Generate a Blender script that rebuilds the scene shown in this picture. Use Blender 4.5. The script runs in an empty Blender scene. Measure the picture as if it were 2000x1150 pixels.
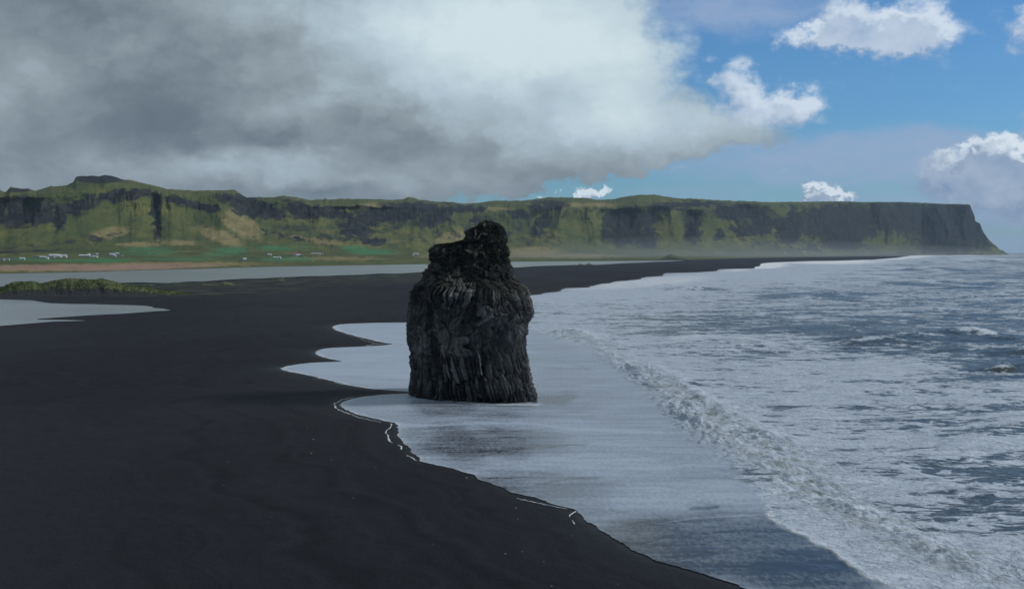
import bpy, bmesh, math, random
import numpy as np
from mathutils import Vector

# ------------------------------------------------------------------ camera, world, sun, exposure
F = 2414.0            # focal length in photo pixels (photo is 2000 wide)
V0 = 491.4            # photo row that is level with the camera
H = 30.0              # camera height above the sea
PITCH = math.atan((575 - V0) / F)
scene = bpy.context.scene
C = scene.collection
cam = bpy.data.cameras.new('camera'); cam_o = bpy.data.objects.new('camera', cam); C.objects.link(cam_o)
cam_o.location = (0, 0, H); cam_o.rotation_euler = (math.pi / 2 - PITCH, 0, 0)
cam.sensor_width = 36; cam.lens = 36 * F / 2000; cam.clip_start = 1; cam.clip_end = 80000
scene.camera = cam_o
scene.render.resolution_x = 1024; scene.render.resolution_y = 588
scene.view_settings.view_transform = 'Standard'; scene.view_settings.look = 'None'
scene.view_settings.exposure = 0.0; scene.view_settings.gamma = 1
SUN_EL, SUN_AZ = math.radians(34), math.radians(80)      # azimuth measured from the view direction to the right
sun = bpy.data.lights.new('sun', 'SUN'); sun.energy = 2.0; sun.angle = math.radians(10); sun.color = (1.0, 0.95, 0.88)
sun_o = bpy.data.objects.new('sun', sun); C.objects.link(sun_o)
sd = Vector((math.sin(SUN_AZ) * math.cos(SUN_EL), math.cos(SUN_AZ) * math.cos(SUN_EL), math.sin(SUN_EL)))
sun_o.rotation_euler = sd.to_track_quat('Z', 'Y').to_euler()

# ------------------------------------------------------------------ node helpers
class G:
    """small wrapper round a node tree"""
    def __init__(s, nt): s.nt = nt
    def new(s, t, **kw):
        n = s.nt.nodes.new(t)
        for k, v in kw.items(): setattr(n, k, v)
        return n
    def put(s, sock, v):
        if isinstance(v, bpy.types.NodeSocket): s.nt.links.new(v, sock)
        elif v is not None:
            if hasattr(sock, 'default_value'):
                dv = sock.default_value
                if hasattr(dv, '__len__') and not hasattr(v, '__len__'): v = [v] * len(dv)
                if hasattr(dv, '__len__') and len(dv) == 4 and len(v) == 3: v = list(v) + [1]
                sock.default_value = v
    def m(s, op, a, b=None, c=None, clamp=False):
        n = s.new('ShaderNodeMath', operation=op, use_clamp=clamp)
        s.put(n.inputs[0], a)
        if b is not None: s.put(n.inputs[1], b)
        if c is not None: s.put(n.inputs[2], c)
        return n.outputs[0]
    def vm(s, op, a, b=None, c=None, out=0):
        n = s.new('ShaderNodeVectorMath', operation=op)
        s.put(n.inputs[0], a)
        if op == 'SCALE': s.put(n.inputs[3], b)
        else:
            if b is not None: s.put(n.inputs[1], b)
            if c is not None: s.put(n.inputs[2], c)
        return n.outputs['Value'] if op in ('LENGTH', 'DOT_PRODUCT', 'DISTANCE') else n.outputs[0]
    def mr(s, v, a, b, c=0., d=1., kind='SMOOTHSTEP'):
        n = s.new('ShaderNodeMapRange', interpolation_type=kind)
        s.put(n.inputs[0], v)
        for i, x in enumerate((a, b, c, d)): s.put(n.inputs[1 + i], x)
        return n.outputs[0]
    def mix(s, f, a, b, blend='MIX'):
        n = s.new('ShaderNodeMix', data_type='RGBA', blend_type=blend)
        n.clamp_factor = True
        s.put(n.inputs[0], f); s.put(n.inputs[6], a); s.put(n.inputs[7], b)
        return n.outputs[2]
    def mixf(s, f, a, b):
        n = s.new('ShaderNodeMix', data_type='FLOAT'); n.clamp_factor = True
        s.put(n.inputs[0], f); s.put(n.inputs[2], a); s.put(n.inputs[3], b)
        return n.outputs[0]
    def noise(s, vec, scale, detail=4, rough=.55, color=False, dist=0.):
        n = s.new('ShaderNodeTexNoise'); n.noise_dimensions = '3D'
        s.put(n.inputs['Vector'], vec); s.put(n.inputs['Scale'], scale); s.put(n.inputs['Detail'], detail)
        s.put(n.inputs['Roughness'], rough); s.put(n.inputs['Distortion'], dist)
        return n.outputs[1 if color else 0]
    def attr(s, name):
        n = s.new('ShaderNodeAttribute', attribute_name=name); return n.outputs['Fac']
    def xyz(s, x=0., y=0., z=0.):
        n = s.new('ShaderNodeCombineXYZ'); s.put(n.inputs[0], x); s.put(n.inputs[1], y); s.put(n.inputs[2], z); return n.outputs[0]
    def sep(s, v):
        n = s.new('ShaderNodeSeparateXYZ'); s.put(n.inputs[0], v); return n.outputs

# ------------------------------------------------------------------ sky (procedural, by direction)
world = bpy.data.worlds.new('World'); scene.world = world; world.use_nodes = True
world.node_tree.nodes.clear()
g = G(world.node_tree)
SKY = 0.10
def cv(u, v):
    a = math.atan((u - 1000) / F)
    return (1000 + F * a, V0 - F * math.atan((V0 - v) * math.cos(a) / F))
tc = g.new('ShaderNodeTexCoord').outputs['Generated']
X, Y, Z = g.sep(tc)
az = g.m('ARCTAN2', X, Y); el = g.m('ARCSINE', Z)
pu = g.m('MULTIPLY_ADD', az, F, 1000.0); pv = g.m('MULTIPLY_ADD', el, -F, V0)
P = g.xyz(pu, pv, 0)
# large and fine warps of the direction give ragged cloud edges
w1 = g.vm('SUBTRACT', g.noise(g.vm('MULTIPLY', P, (1, 1.5, 1)), 0.0065, 7, .55, True), (.5, .5, .5))
w2 = g.vm('SUBTRACT', g.noise(g.vm('MULTIPLY', P, (1, 1.3, 1)), 0.022, 7, .6, True), (.5, .5, .5))
Pa = g.vm('MULTIPLY_ADD', w1, (150, 95, 0), P)          # soft big cloud
w3 = g.vm('SUBTRACT', g.noise(P, 0.05, 6, .65, True), (.5, .5, .5))
Pc = g.vm('MULTIPLY_ADD', w2, (95, 80, 0), g.vm('MULTIPLY_ADD', w1, (45, 40, 0), g.vm('MULTIPLY_ADD', w3, (40, 34, 0), P)))
Pa = g.vm('MULTIPLY_ADD', w2, (60, 40, 0), Pa)
Pe = g.vm('MULTIPLY_ADD', w2, (70, 55, 0), Pa)  # cumulus
def blob(p, u, v, rx, ry, o=1.35, i=.45, amp=1.):
    c = cv(u, v)
    d = g.vm('LENGTH', g.vm('MULTIPLY', g.vm('SUBTRACT', p, (c[0], c[1], 0)), (1 / rx, 1 / ry, 0)))
    return g.mr(d, o, i, 0., amp)
def total(l):
    t = l[0]
    for x in l[1:]: t = g.m('ADD', t, x)
    return t
# the big cloud deck: everything left of an edge that depends on elevation
fc = g.new('ShaderNodeFloatCurve')
edge = [(-400, 1900), (-200, 1500), (-60, 1330), (0, 1290), (60, 1300), (120, 1335), (190, 1350), (230, 1405), (262, 1480), (292, 1500), (312, 1390), (335, 1250), (355, 1120), (372, 990), (392, 860), (430, 700)]
V_LO, V_HI = -400., 500.
cm = fc.mapping.curves[0]
pts = [((v - V_LO) / (V_HI - V_LO), cv(u, v)[0] / 2500) for v, u in edge]
while len(cm.points) < len(pts): cm.points.new(.5, .5)
for pnt, (a_, b_) in zip(cm.points, pts): pnt.location = (a_, b_); pnt.handle_type = 'AUTO'
fc.mapping.update()
pax, pay, _ = g.sep(Pe)
g.put(fc.inputs['Value'], g.mr(pay, V_LO, V_HI, 0, 1, 'LINEAR')); g.put(fc.inputs['Factor'], 1.)
eu = g.m('MULTIPLY', fc.outputs[0], 2500.)
deck = g.mr(g.m('SUBTRACT', eu, pax), -45., 60.)
# above and behind the picture: broken cloud over most of the dome
cover = g.mr(g.m('ADD', g.noise(tc, 2.2, 5, .55), g.mr(el, .2, .9, -.08, .24)), .44, .60)
cover = g.m('MULTIPLY', cover, g.m('MAXIMUM', g.mr(el, .26, .45), g.mr(Y, .75, .4)))
# brightness within the deck
n_d = g.noise(g.vm('MULTIPLY', P, (1, 1.9, 1)), .0036, 6, .50)
n_f = g.noise(g.vm('MULTIPLY', P, (1, 1.5, 1)), .013, 6, .6)
nl1 = g.noise(g.vm('MULTIPLY', Pe, (1, 1.35, 1)), .0085, 5, .5); nl2 = g.noise(g.vm('MULTIPLY', g.vm('ADD', Pe, (20, -26, 0)), (1, 1.35, 1)), .0085, 5, .5)
lum = total([g.m('MULTIPLY', g.m('SUBTRACT', nl1, nl2), .26), g.mr(n_d, .3, .7, -.08, .13, 'LINEAR'), g.mr(n_f, .3, .7, -.03, .04, 'LINEAR'),
    blob(Pa, 900, 80, 220, 90, 1.9, .05, .22), blob(Pa, 1150, 130, 360, 210, 1.5, .1, .44), blob(Pa, 1240, 215, 100, 90, 1.8, .1, .22),
    blob(Pa, 1000, 20, 420, 110, 1.5, .1, .2), blob(Pa, 40, 190, 190, 110, 1.6, .1, .14), blob(Pa, 560, 325, 260, 34, 1.5, .1, .24), blob(Pa, 200, 345, 260, 30, 1.5, .1, .08),
    blob(Pa, 640, 120, 330, 130, 1.5, .1, .13), blob(Pa, 700, 215, 260, 40, 1.6, .1, .05), blob(Pa, 640, 0, 300, 60, 1.6, .1, .14),
    blob(Pa, 1420, 250, 100, 60, 1.5, .1, .12),
    blob(Pa, 330, 190, 330, 110, 1.5, .1, -.06), blob(Pa, 230, 60, 300, 120, 1.4, .1, -.04), blob(Pa, 320, 250, 420, 55, 1.4, .1, -.08),
    blob(Pa, 950, 320, 330, 36, 1.5, .1, -.05), blob(Pa, 760, 352, 260, 20, 1.5, .1, .10)])
lum = g.m('ADD', lum, g.m('ADD', .30, g.m('MULTIPLY', g.mr(el, .24, .6), .06)))  # overhead cloud, out of frame, brightened to raise the ambient light
ramp = g.new('ShaderNodeValToRGB'); g.put(ramp.inputs[0], lum)
def L(r, gg, b):
    f = lambda c: ((c / 255 + .055) / 1.055) ** 2.4 if c > 10 else c / 255 / 12.92
    return (f(r), f(gg), f(b), 1)
cr = ramp.color_ramp
cols = [(0, L(90, 103, 116)), (.22, L(110, 123, 134)), (.45, L(146, 159, 168)), (.72, L(182, 202, 214)), (1, L(212, 228, 234))]
cr.elements[0].position = 0; cr.elements[0].color = cols[0][1]
cr.elements[1].position = 1; cr.elements[1].color = cols[-1][1]
for p_, c_ in cols[1:-1]: cr.elements.new(p_).color = c_
# cumulus, lit from upper right
sets = [(1441, 168, 44, 52), (1495, 222, 62, 42), (1567, 208, 48, 36), (1400, 262, 70, 42),
        (1645, 42, 52, 58), (1705, 62, 74, 44), (1800, 52, 52, 60), (1575, 78, 62, 20), (1750, 74, 110, 34), (2010, 50, 34, 46)]
far = [(1945, 306, 56, 46), (1892, 350, 98, 56), (2010, 370, 120, 66), (1600, 378, 34, 23), (1622, 392, 52, 14), (1152, 380, 30, 17), (1110, 388, 60, 10)]
def cumulus(p, s, tight, o=1.5): return g.m('MINIMUM', total([blob(p, *b, o, tight) for b in s]), 1.25)
Pl = g.vm('ADD', Pc, (13, -16, 0)); Pl2 = g.vm('ADD', Pc, (9, -12, 0))
dn, dl = cumulus(Pc, sets, .15, 1.6), cumulus(Pl, sets, .15, 1.6)
fn, fl = cumulus(Pc, far, .6, 1.35), cumulus(Pl2, far, .6, 1.35)
den_c = g.m('MULTIPLY', g.mr(g.m('ADD', dn, g.mr(n_f, .3, .7, -.4, .4, 'LINEAR')), .12, 1.2), 1.); den_f = g.mr(fn, .2, .95)
lit_c = g.m('ADD', g.mr(g.m('SUBTRACT', dn, dl), -.5, .55, .12, 1.), g.mr(n_f, .3, .7, -.2, .2, 'LINEAR'))
lit_f = g.m('ADD', g.mr(g.m('SUBTRACT', fn, fl), -.15, .55, .05, 1.), g.mr(n_f, .3, .7, -.12, .18, 'LINEAR'))
# thin veils
vs = g.noise(g.vm('MULTIPLY', Pa, (1, 4.5, 1)), .006, 6, .6)
veil = g.m('MULTIPLY', g.mr(vs, .15, .6), g.m('MINIMUM', total([blob(Pa, 1430, 22, 190, 44, 1.5, .2, .8), blob(Pa, 1760, 312, 420, 50, 1.3, .6, .9), blob(Pa, 1350, 378, 140, 20, 1.4, .3, .4),
    blob(Pa, 1850, 470, 620, 90, 1.3, .5, .85), blob(Pa, 2050, 280, 140, 30, 1.4, .4, .6)]), 1.))
st = g.new('ShaderNodeTexSky'); st.sky_type = 'NISHITA'; st.sun_disc = False
st.sun_elevation = SUN_EL; st.sun_rotation = SUN_AZ; st.altitude = 0; st.air_density = 1.0; st.dust_density = .3; st.ozone_density = 2.5
K = 1 / SKY
def sc(c, k=K): return g.vm('SCALE', c, k)
col = g.vm('MULTIPLY', st.outputs[0], (.36, .64, .93))
col = g.mix(veil, col, [x * K for x in L(150, 172, 204)[:3]])
shade = g.mix(lit_f, [x * K for x in L(132, 155, 186)[:3]], [x * K for x in L(222, 234, 244)[:3]])
col = g.mix(den_f, col, shade)
shade = g.mix(lit_c, [x * K for x in L(150, 172, 200)[:3]], [x * K for x in L(214, 226, 240)[:3]])
col = g.mix(g.m('MULTIPLY', den_c, .93), col, shade)
col = g.mix(g.m('MAXIMUM', deck, cover), col, sc(ramp.outputs[0]))
bg = g.new('ShaderNodeBackground'); g.put(bg.inputs[0], col); bg.inputs[1].default_value = SKY
wo = g.new('ShaderNodeOutputWorld'); g.nt.links.new(bg.outputs[0], wo.inputs[0])
try: world.cycles.sampling_method = 'MANUAL'; world.cycles.sample_map_resolution = 512
except Exception: pass

# ------------------------------------------------------------------ projection and numpy noise
cp, sp_ = math.cos(PITCH), math.sin(PITCH)
def rays(u, v):
    xc = (np.asarray(u, float) - 1000) / F; yc = (575 - np.asarray(v, float)) / F
    return xc, cp + yc * sp_, -sp_ + yc * cp
def on_plane(u, v, z=0.):
    dx, dy, dz = rays(u, v); t = (z - H) / dz
    return dx * t, dy * t
def at_depth(u, v, D):
    dx, dy, dz = rays(u, v); t = D / dy
    return dx * t, dy * t, H + dz * t
def project(x, y, z):
    zf = y * cp - (z - H) * sp_; yu = y * sp_ + (z - H) * cp
    return 1000 + F * x / zf, 575 - F * yu / zf
def _h(ix, iy, seed):
    h = (ix * 374761393 + iy * 668265263 + seed * 1274126177) & 0xffffffff
    h = ((h ^ (h >> 13)) * 1274126177) & 0xffffffff
    return h ^ (h >> 16)
def perlin(x, y, seed=0):
    x = np.asarray(x, float); y = np.asarray(y, float)
    xi = np.floor(x).astype(np.int64); yi = np.floor(y).astype(np.int64); xf = x - xi; yf = y - yi
    def gr(ix, iy, fx, fy):
        a = _h(ix, iy, seed).astype(float) * (2 * np.pi / 4294967296.)
        return np.cos(a) * fx + np.sin(a) * fy
    s = xf * xf * xf * (xf * (xf * 6 - 15) + 10); t = yf * yf * yf * (yf * (yf * 6 - 15) + 10)
    a = gr(xi, yi, xf, yf); b = gr(xi + 1, yi, xf - 1, yf); c = gr(xi, yi + 1, xf, yf - 1); d = gr(xi + 1, yi + 1, xf - 1, yf - 1)
    return (a + (b - a) * s + ((c + (d - c) * s) - (a + (b - a) * s)) * t) * 1.5
def fbm(x, y, o=4, seed=0, gain=.5, lac=2.03):
    r = 0; a = 1.; t = 0
    for i in range(o): r = r + a * perlin(x, y, seed + i * 17); t += a; a *= gain; x = x * lac + 3.1; y = y * lac + 7.7
    return r / t
def ridged(x, y, o=4, seed=0, gain=.5):
    r = 0; a = 1.; t = 0
    for i in range(o): r = r + a * (1 - np.abs(perlin(x, y, seed + i * 17))) ** 2; t += a; a *= gain; x = x * 2.07 + 1.3; y = y * 2.07 + 5.1
    return r / t
def worley(x, y, seed=0, jit=.9, tilt=False):
    xi = np.floor(x).astype(np.int64); yi = np.floor(y).astype(np.int64)
    f1 = np.full(x.shape, 9.); f2 = f1.copy(); idv = np.zeros(x.shape); tl = np.zeros(x.shape)
    for dx in (-1, 0, 1):
        for dy in (-1, 0, 1):
            cx = xi + dx; cy = yi + dy
            r1 = _h(cx, cy, seed) / 4294967296.; r2 = _h(cx, cy, seed + 91) / 4294967296.
            ddx = cx + .5 + (r1 - .5) * jit - x; ddy = cy + .5 + (r2 - .5) * jit - y
            d = np.hypot(ddx, ddy)
            nearer = d < f1
            if tilt: tl = np.where(nearer, ddx * (_h(cx, cy, seed + 33) / 2147483648. - 1) + tilt * ddy * (_h(cx, cy, seed + 34) / 2147483648. - 1), tl)
            f2 = np.where(nearer, f1, np.minimum(f2, d)); idv = np.where(nearer, _h(cx, cy, seed + 57) / 4294967296., idv); f1 = np.where(nearer, d, f1)
    return (f1, f2, idv, tl) if tilt else (f1, f2, idv)
def sstep(a, b, x):
    t = np.clip((x - a) / (b - a), 0, 1); return t * t * (3 - 2 * t)
def curve(pts, x):
    p = sorted(pts); return np.interp(x, [a for a, _ in p], [b for _, b in p])
def ell(u, v, cu, cvv, ru, rv, rot=0.):
    du, dv = u - cu, v - cvv
    c, s = math.cos(math.radians(rot)), math.sin(math.radians(rot))
    return 1 - sstep(.55, 1.25, np.hypot((du * c + dv * s) / ru, (-du * s + dv * c) / rv))

# ------------------------------------------------------------------ mesh helpers
def props(o, label=None, cat=None, group=None, kind=None):
    if label: o['label'] = label
    if cat: o['category'] = cat
    if group: o['group'] = group
    if kind: o['kind'] = kind
    return o
def grid_mesh(name, co, mat, attrs={}, smooth=True, wrap=False, parent=None):
    """co: rows x cols x 3"""
    R_, C_ = co.shape[:2]
    me = bpy.data.meshes.new(name)
    me.vertices.add(R_ * C_); me.vertices.foreach_set('co', co.reshape(-1).astype(np.float32))
    i = np.arange(R_ * C_).reshape(R_, C_)
    if wrap: i = np.concatenate([i, i[:, :1]], axis=1)
    q = np.stack([i[:-1, :-1], i[:-1, 1:], i[1:, 1:], i[1:, :-1]], -1).reshape(-1, 4)
    n = len(q)
    me.loops.add(n * 4); me.loops.foreach_set('vertex_index', q.reshape(-1).astype(np.int32))
    me.polygons.add(n); me.polygons.foreach_set('loop_start', (np.arange(n) * 4).astype(np.int32))
    try: me.polygons.foreach_set('loop_total', np.full(n, 4, np.int32))
    except Exception: pass
    me.update(calc_edges=True)
    me.polygons.foreach_set('use_smooth', np.full(n, smooth, bool))
    for k, a in attrs.items():
        at = me.attributes.new(k, 'FLOAT', 'POINT'); at.data.foreach_set('value', np.ascontiguousarray(a).reshape(-1).astype(np.float32))
    me.materials.append(mat)
    o = bpy.data.objects.new(name, me); C.objects.link(o)
    if parent: o.parent = parent
    return o
def py_mesh(name, verts, faces, mat, parent=None, smooth=False, loc=None):
    me = bpy.data.meshes.new(name); me.from_pydata([tuple(v) for v in verts], [], faces); me.update()
    if smooth:
        for p in me.polygons: p.use_smooth = True
    me.materials.append(mat)
    o = bpy.data.objects.new(name, me); C.objects.link(o)
    if loc: o.location = loc
    if parent: o.parent = parent
    return o
def material(name):
    m = bpy.data.materials.new(name); m.use_nodes = True; m.node_tree.nodes.clear()
    gg = G(m.node_tree); b = gg.new('ShaderNodeBsdfPrincipled'); o = gg.new('ShaderNodeOutputMaterial')
    gg.nt.links.new(b.outputs[0], o.inputs[0])
    pos = gg.new('ShaderNodeNewGeometry').outputs['Position']
    return m, gg, b, pos
def bump(gg, b, h, dist, strength=1.):
    n = gg.new('ShaderNodeBump'); gg.put(n.inputs['Height'], h); n.inputs['Distance'].default_value = dist; n.inputs['Strength'].default_value = strength
    gg.nt.links.new(n.outputs[0], b.inputs['Normal'])

# ------------------------------------------------------------------ traced lines of the coast
UL = [(495.05, 1500), (498.4, 1760), (499, 1780), (500, 1775), (503.7, 1750), (507.5, 1700), (509.5, 1625), (510, 1582), (513, 1500), (515, 1486), (520, 1484), (521, 1475), (524.6, 1472), (525.4, 1410),
      (527, 1402), (529.5, 1399), (532, 1360), (533.6, 1300), (535, 1296), (539, 1294), (541, 1262), (542.5, 1256), (545.5, 1250), (548.2, 1226), (549.8, 1201), (553, 1192), (554.5, 1172),
      (558, 1160), (559.5, 1148), (561.5, 1150), (562.8, 1104), (567, 1097), (570, 1090), (572.2, 1065), (575, 1058), (576.6, 1036), (579, 1000), (600, 900), (629, 850), (630.5, 730), (631.8, 690), (633.6, 664), (636, 653), (640, 651), (644, 657),
      (650, 672), (655, 690), (660, 712), (665, 728), (669, 752), (671.5, 766), (674, 756), (677, 700), (679, 648), (682, 628), (687, 616), (691, 617), (696, 626), (701, 645), (705, 668), (706.2, 664),
      (708, 610), (712, 578), (716, 556), (719.5, 548), (723, 555), (728, 580), (734, 610), (740, 634), (747, 660), (754, 690), (760, 735), (764, 790), (766.5, 812), (768, 800), (770, 752), (774, 712), (779, 686),
      (785, 668), (790, 665), (796, 669), (804, 684), (813, 712), (820, 745), (826, 772), (830, 776), (845, 777), (858, 782), (868, 793), (880, 804), (890, 812), (900, 822), (906, 850), (915, 884), (925, 918),
      (938, 942), (950, 975), (962, 1005), (973, 1050), (985, 1085), (993, 1120), (1000, 1130), (1010, 1140), (1024, 1158), (1034, 1170), (1045, 1192), (1060, 1214), (1075, 1240), (1095, 1285), (1110, 1340),
      (1120, 1375), (1135, 1420), (1150, 1462), (1180, 1530), (1260, 1700), (1400, 1950)]
VA = [(-800, 540), (0, 534.5), (125, 532.5), (250, 529), (375, 525.5), (500, 521.5), (845, 515.5), (1000, 511), (1325, 508.8), (1420, 505.5), (1500, 503), (1600, 501), (1750, 499.3), (1800, 498.6), (1970, 498.4), (2100, 498.3)]
VL = [(-800, 580), (0, 560), (250, 552.5), (325, 552), (400, 549), (500, 543.7), (600, 540), (700, 536), (800, 533), (835, 531.5), (900, 528), (1000, 522.5), (1075, 519), (1150, 517), (1225, 514.5), (1287, 511.3), (1337, 509.2)]
def ul(v):
    e = curve(UL, v)
    w = sstep(505, 560, v) * (1 - sstep(1160, 1300, v))
    return e + w * (perlin(v * .33, v * 0 + .5, 5) * 3.0 + perlin(v * 1.1, v * 0 + .5, 6) * 1.6) + sstep(820, 840, v) * (perlin(v * .09, v * 0, 8) * 6)

# ------------------------------------------------------------------ ground: black sand out to the horizon
def sand_material():
    m, q, b, pos = material('black_sand')
    st_ = q.vm('MULTIPLY', pos, (1, .35, 1))
    n1 = q.noise(pos, .05, 6, .6); n2 = q.noise(pos, 1.6, 6, .7); n3 = q.noise(st_, .012, 5, .55)
    veg = q.attr('veg'); wet = q.attr('wet')
    c = q.mix(q.mr(n1, .35, .65), (.0036, .0040, .0068), (.0090, .0096, .0145))
    c = q.mix(q.mr(n3, .42, .62), c, (.021, .023, .030))
    c = q.mix(q.mr(n2, .35, .75, 0, .7), c, (.004, .004, .006))
    tr = q.noise(q.vm('MULTIPLY', pos, (1, .5, 1)), .16, 3, .5, dist=1.5)       # faint tracks
    c = q.mix(q.mr(q.m('ABSOLUTE', q.m('SUBTRACT', tr, .5)), .012, 0., 0., .45), c, (.008, .008, .009))
    c = q.mix(q.m('MULTIPLY', wet, .7), c, (.007, .008, .010))
    sd_ = q.m('ADD', q.attr('inland'), q.m('MULTIPLY', q.m('SUBTRACT', q.noise(pos, .03, 4, .55), .5), 26.))
    tl = q.noise(q.xyz(sd_, 0., 0.), .32, 5, .7)                      # old tide lines
    c = q.mix(q.mr(tl, .38, .66, 0., .75), c, (.0170, .0175, .0235))
    c = q.mix(q.m('MULTIPLY', q.mr(tl, .47, .44), q.mr(sd_, 90., 10., 0., .6)), c, (.004, .004, .007))
    sp = q.noise(pos, 6.5, 2, .5)
    c = q.mix(q.mr(sp, .74, .80, 0., .5), c, (.10, .10, .105))
    nv = q.noise(st_, .05, 6, .7)
    c = q.mix(q.m('MULTIPLY', veg, q.mr(nv, .42, .62)), c, (.055, .062, .035))
    q.put(b.inputs['Base Color'], c)
    q.put(b.inputs['Roughness'], q.mixf(wet, .82, .42)); b.inputs['Specular IOR Level'].default_value = .17
    fine = q.m('ADD', q.noise(pos, 3., 5, .65), q.m('MULTIPLY', q.noise(q.vm('MULTIPLY', pos, (1, .4, 1)), .35, 4, .6), 2.))
    bump(q, b, fine, .16, 1.)
    return m
SAND = sand_material()
th = np.concatenate([np.linspace(-180, -40, 40)[:-1], np.linspace(-40, -23.5, 40)[:-1], np.linspace(-23.5, 23.5, 620), np.linspace(23.5, 40, 40)[1:], np.linspace(40, 180, 40)[1:]])
rr = np.concatenate([[.5, 20, 50, 80], 1 / np.linspace(1 / 90., 1 / 21000., 520), [24000, 26000]])
TH, RR = np.meshgrid(np.radians(th), rr)
gx, gy = np.sin(TH) * RR, np.cos(TH) * RR
front = gy > 60
gu, gv = project(gx, np.where(front, gy, 60), 0 * gx)
dm = np.where(front, (gu - ul(np.clip(gv, 495.1, 1400))) * gy / F, gx)                    # metres to the sea side of the water line
seaz = -0.07 - np.clip(dm * .03, 0, 3)
dry = -0.07 + sstep(0, 40, -dm) * .35 + np.clip(-dm, 0, 20) / 20 * (fbm(gx * .03, gy * .02, 4, 3) * .5 + fbm(gx * .25, gy * .2, 3, 4) * .08)
gz = np.where(dm > 0, seaz, dry)
inl = front & (gv > curve(VA, gu) - 6) & (gv < curve(VL, gu) + 1) & (gu < 1340)
gz = np.where(inl, -.8, gz)
pondm = sstep(-140, 20, 334 - gu) * sstep(580, 584, gv) * (1 - sstep(636, 642, gv)) * front
gz = np.where(pondm > .01, np.minimum(gz, .1 - .3 * pondm), gz)
gz = np.where(front & (gv < curve(VA, gu) + 1), -1.5, gz)
gz = np.where(~front, -.5, gz)
wet = (.6 * np.exp(-np.clip(-dm, 0, 1e4) / 1.6) + .4 * np.exp(-np.clip(-dm, 0, 1e4) / 9.)) * front * (1 - .6 * sstep(600, 1000, gy) * 0)
veg = front * np.clip((1 - sstep(2, 22, np.abs(gv - curve(VL, gu) - 8))) * .9 * (gu < 860) + ell(gu, gv, 330, 566, 260, 14), 0, 1)
veg = np.where(dm > -5, 0, veg)
props(grid_mesh('ground', np.stack([gx, gy, gz], -1), SAND, {'veg': veg, 'wet': wet, 'inland': np.where(front, np.clip(-dm, 0, 400), 400)}), kind='structure')

# ------------------------------------------------------------------ sea
def poly_side(pts, u, v):
    """signed horizontal pixel offset of (u,v) from a polyline u(v)"""
    return u - curve(pts, v)
FRONT = [(495, 1700), (577, 1045), (620, 1000), (645, 1040), (665, 1090), (690, 1150), (705, 1185), (745, 1232), (800, 1302), (850, 1350), (900, 1402), (940, 1452), (960, 1478), (985, 1492), (1000, 1500), (1012, 1506), (1025, 1526), (1050, 1570), (1080, 1622), (1105, 1662), (1130, 1702), (1150, 1752), (1250, 1900), (1400, 2150)]
COV = [  # photo u, v, foam coverage, radius u, radius v
    (1300, 545, .85, 120, 10), (1200, 575, .86, 140, 12), (1450, 530, .82, 120, 10), (1600, 520, .75, 120, 9), (1650, 512, .9, 130, 4), (1800, 520, .50, 150, 10), (1950, 530, .34, 120, 14), (1900, 505, .42, 200, 5), (1500, 545, .68, 180, 12),
    (1700, 545, .55, 200, 14), (1250, 600, .62, 150, 16), (1450, 590, .48, 160, 22), (1650, 590, .44, 140, 22), (1900, 580, .46, 140, 26), (1350, 630, .42, 200, 24), (1600, 640, .34, 160, 22), (1850, 640, .33, 160, 18),
    (1150, 640, .66, 100, 20), (1110, 620, .66, 60, 30), (1250, 670, .70, 130, 14), (1450, 680, .56, 160, 16), (1700, 690, .46, 160, 14), (1950, 700, .38, 100, 22), (1500, 730, .74, 170, 26), (1750, 740, .60, 150, 26), (1950, 760, .52, 110, 26),
    (1350, 730, .70, 80, 30), (1600, 790, .72, 140, 34), (1820, 810, .60, 130, 30), (1980, 840, .60, 90, 30), (1450, 800, .62, 80, 34), (1700, 860, .70, 130, 30), (1900, 890, .72, 120, 34), (1500, 870, .50, 70, 26), (1450, 930, .62, 60, 30),
    (1620, 920, .74, 110, 26), (1800, 950, .78, 120, 30), (1980, 980, .70, 90, 40), (1560, 990, .74, 80, 30), (1700, 1010, .72, 80, 26), (1850, 1030, .64, 100, 26), (1620, 1050, .84, 60, 24), (1720, 1090, .86, 70, 30), (1850, 1110, .85, 80, 24), (1980, 1080, .74, 60, 30), (1950, 1140, .84, 100, 20),
    (1230, 720, .8, 60, 20), (2300, 700, .45, 300, 200), (2300, 1100, .6, 300, 200)]
def coverage(u, v):
    W = 1e-6; S = .5e-6
    for a, b_, c, ru, rv in COV:
        w = np.exp(-((u - a) / ru) ** 2 - ((v - b_) / (rv * 1.15)) ** 2); W = W + w; S = S + w * c
    return S / W - .0 + .07 * (1 - sstep(700, 900, v))
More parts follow.
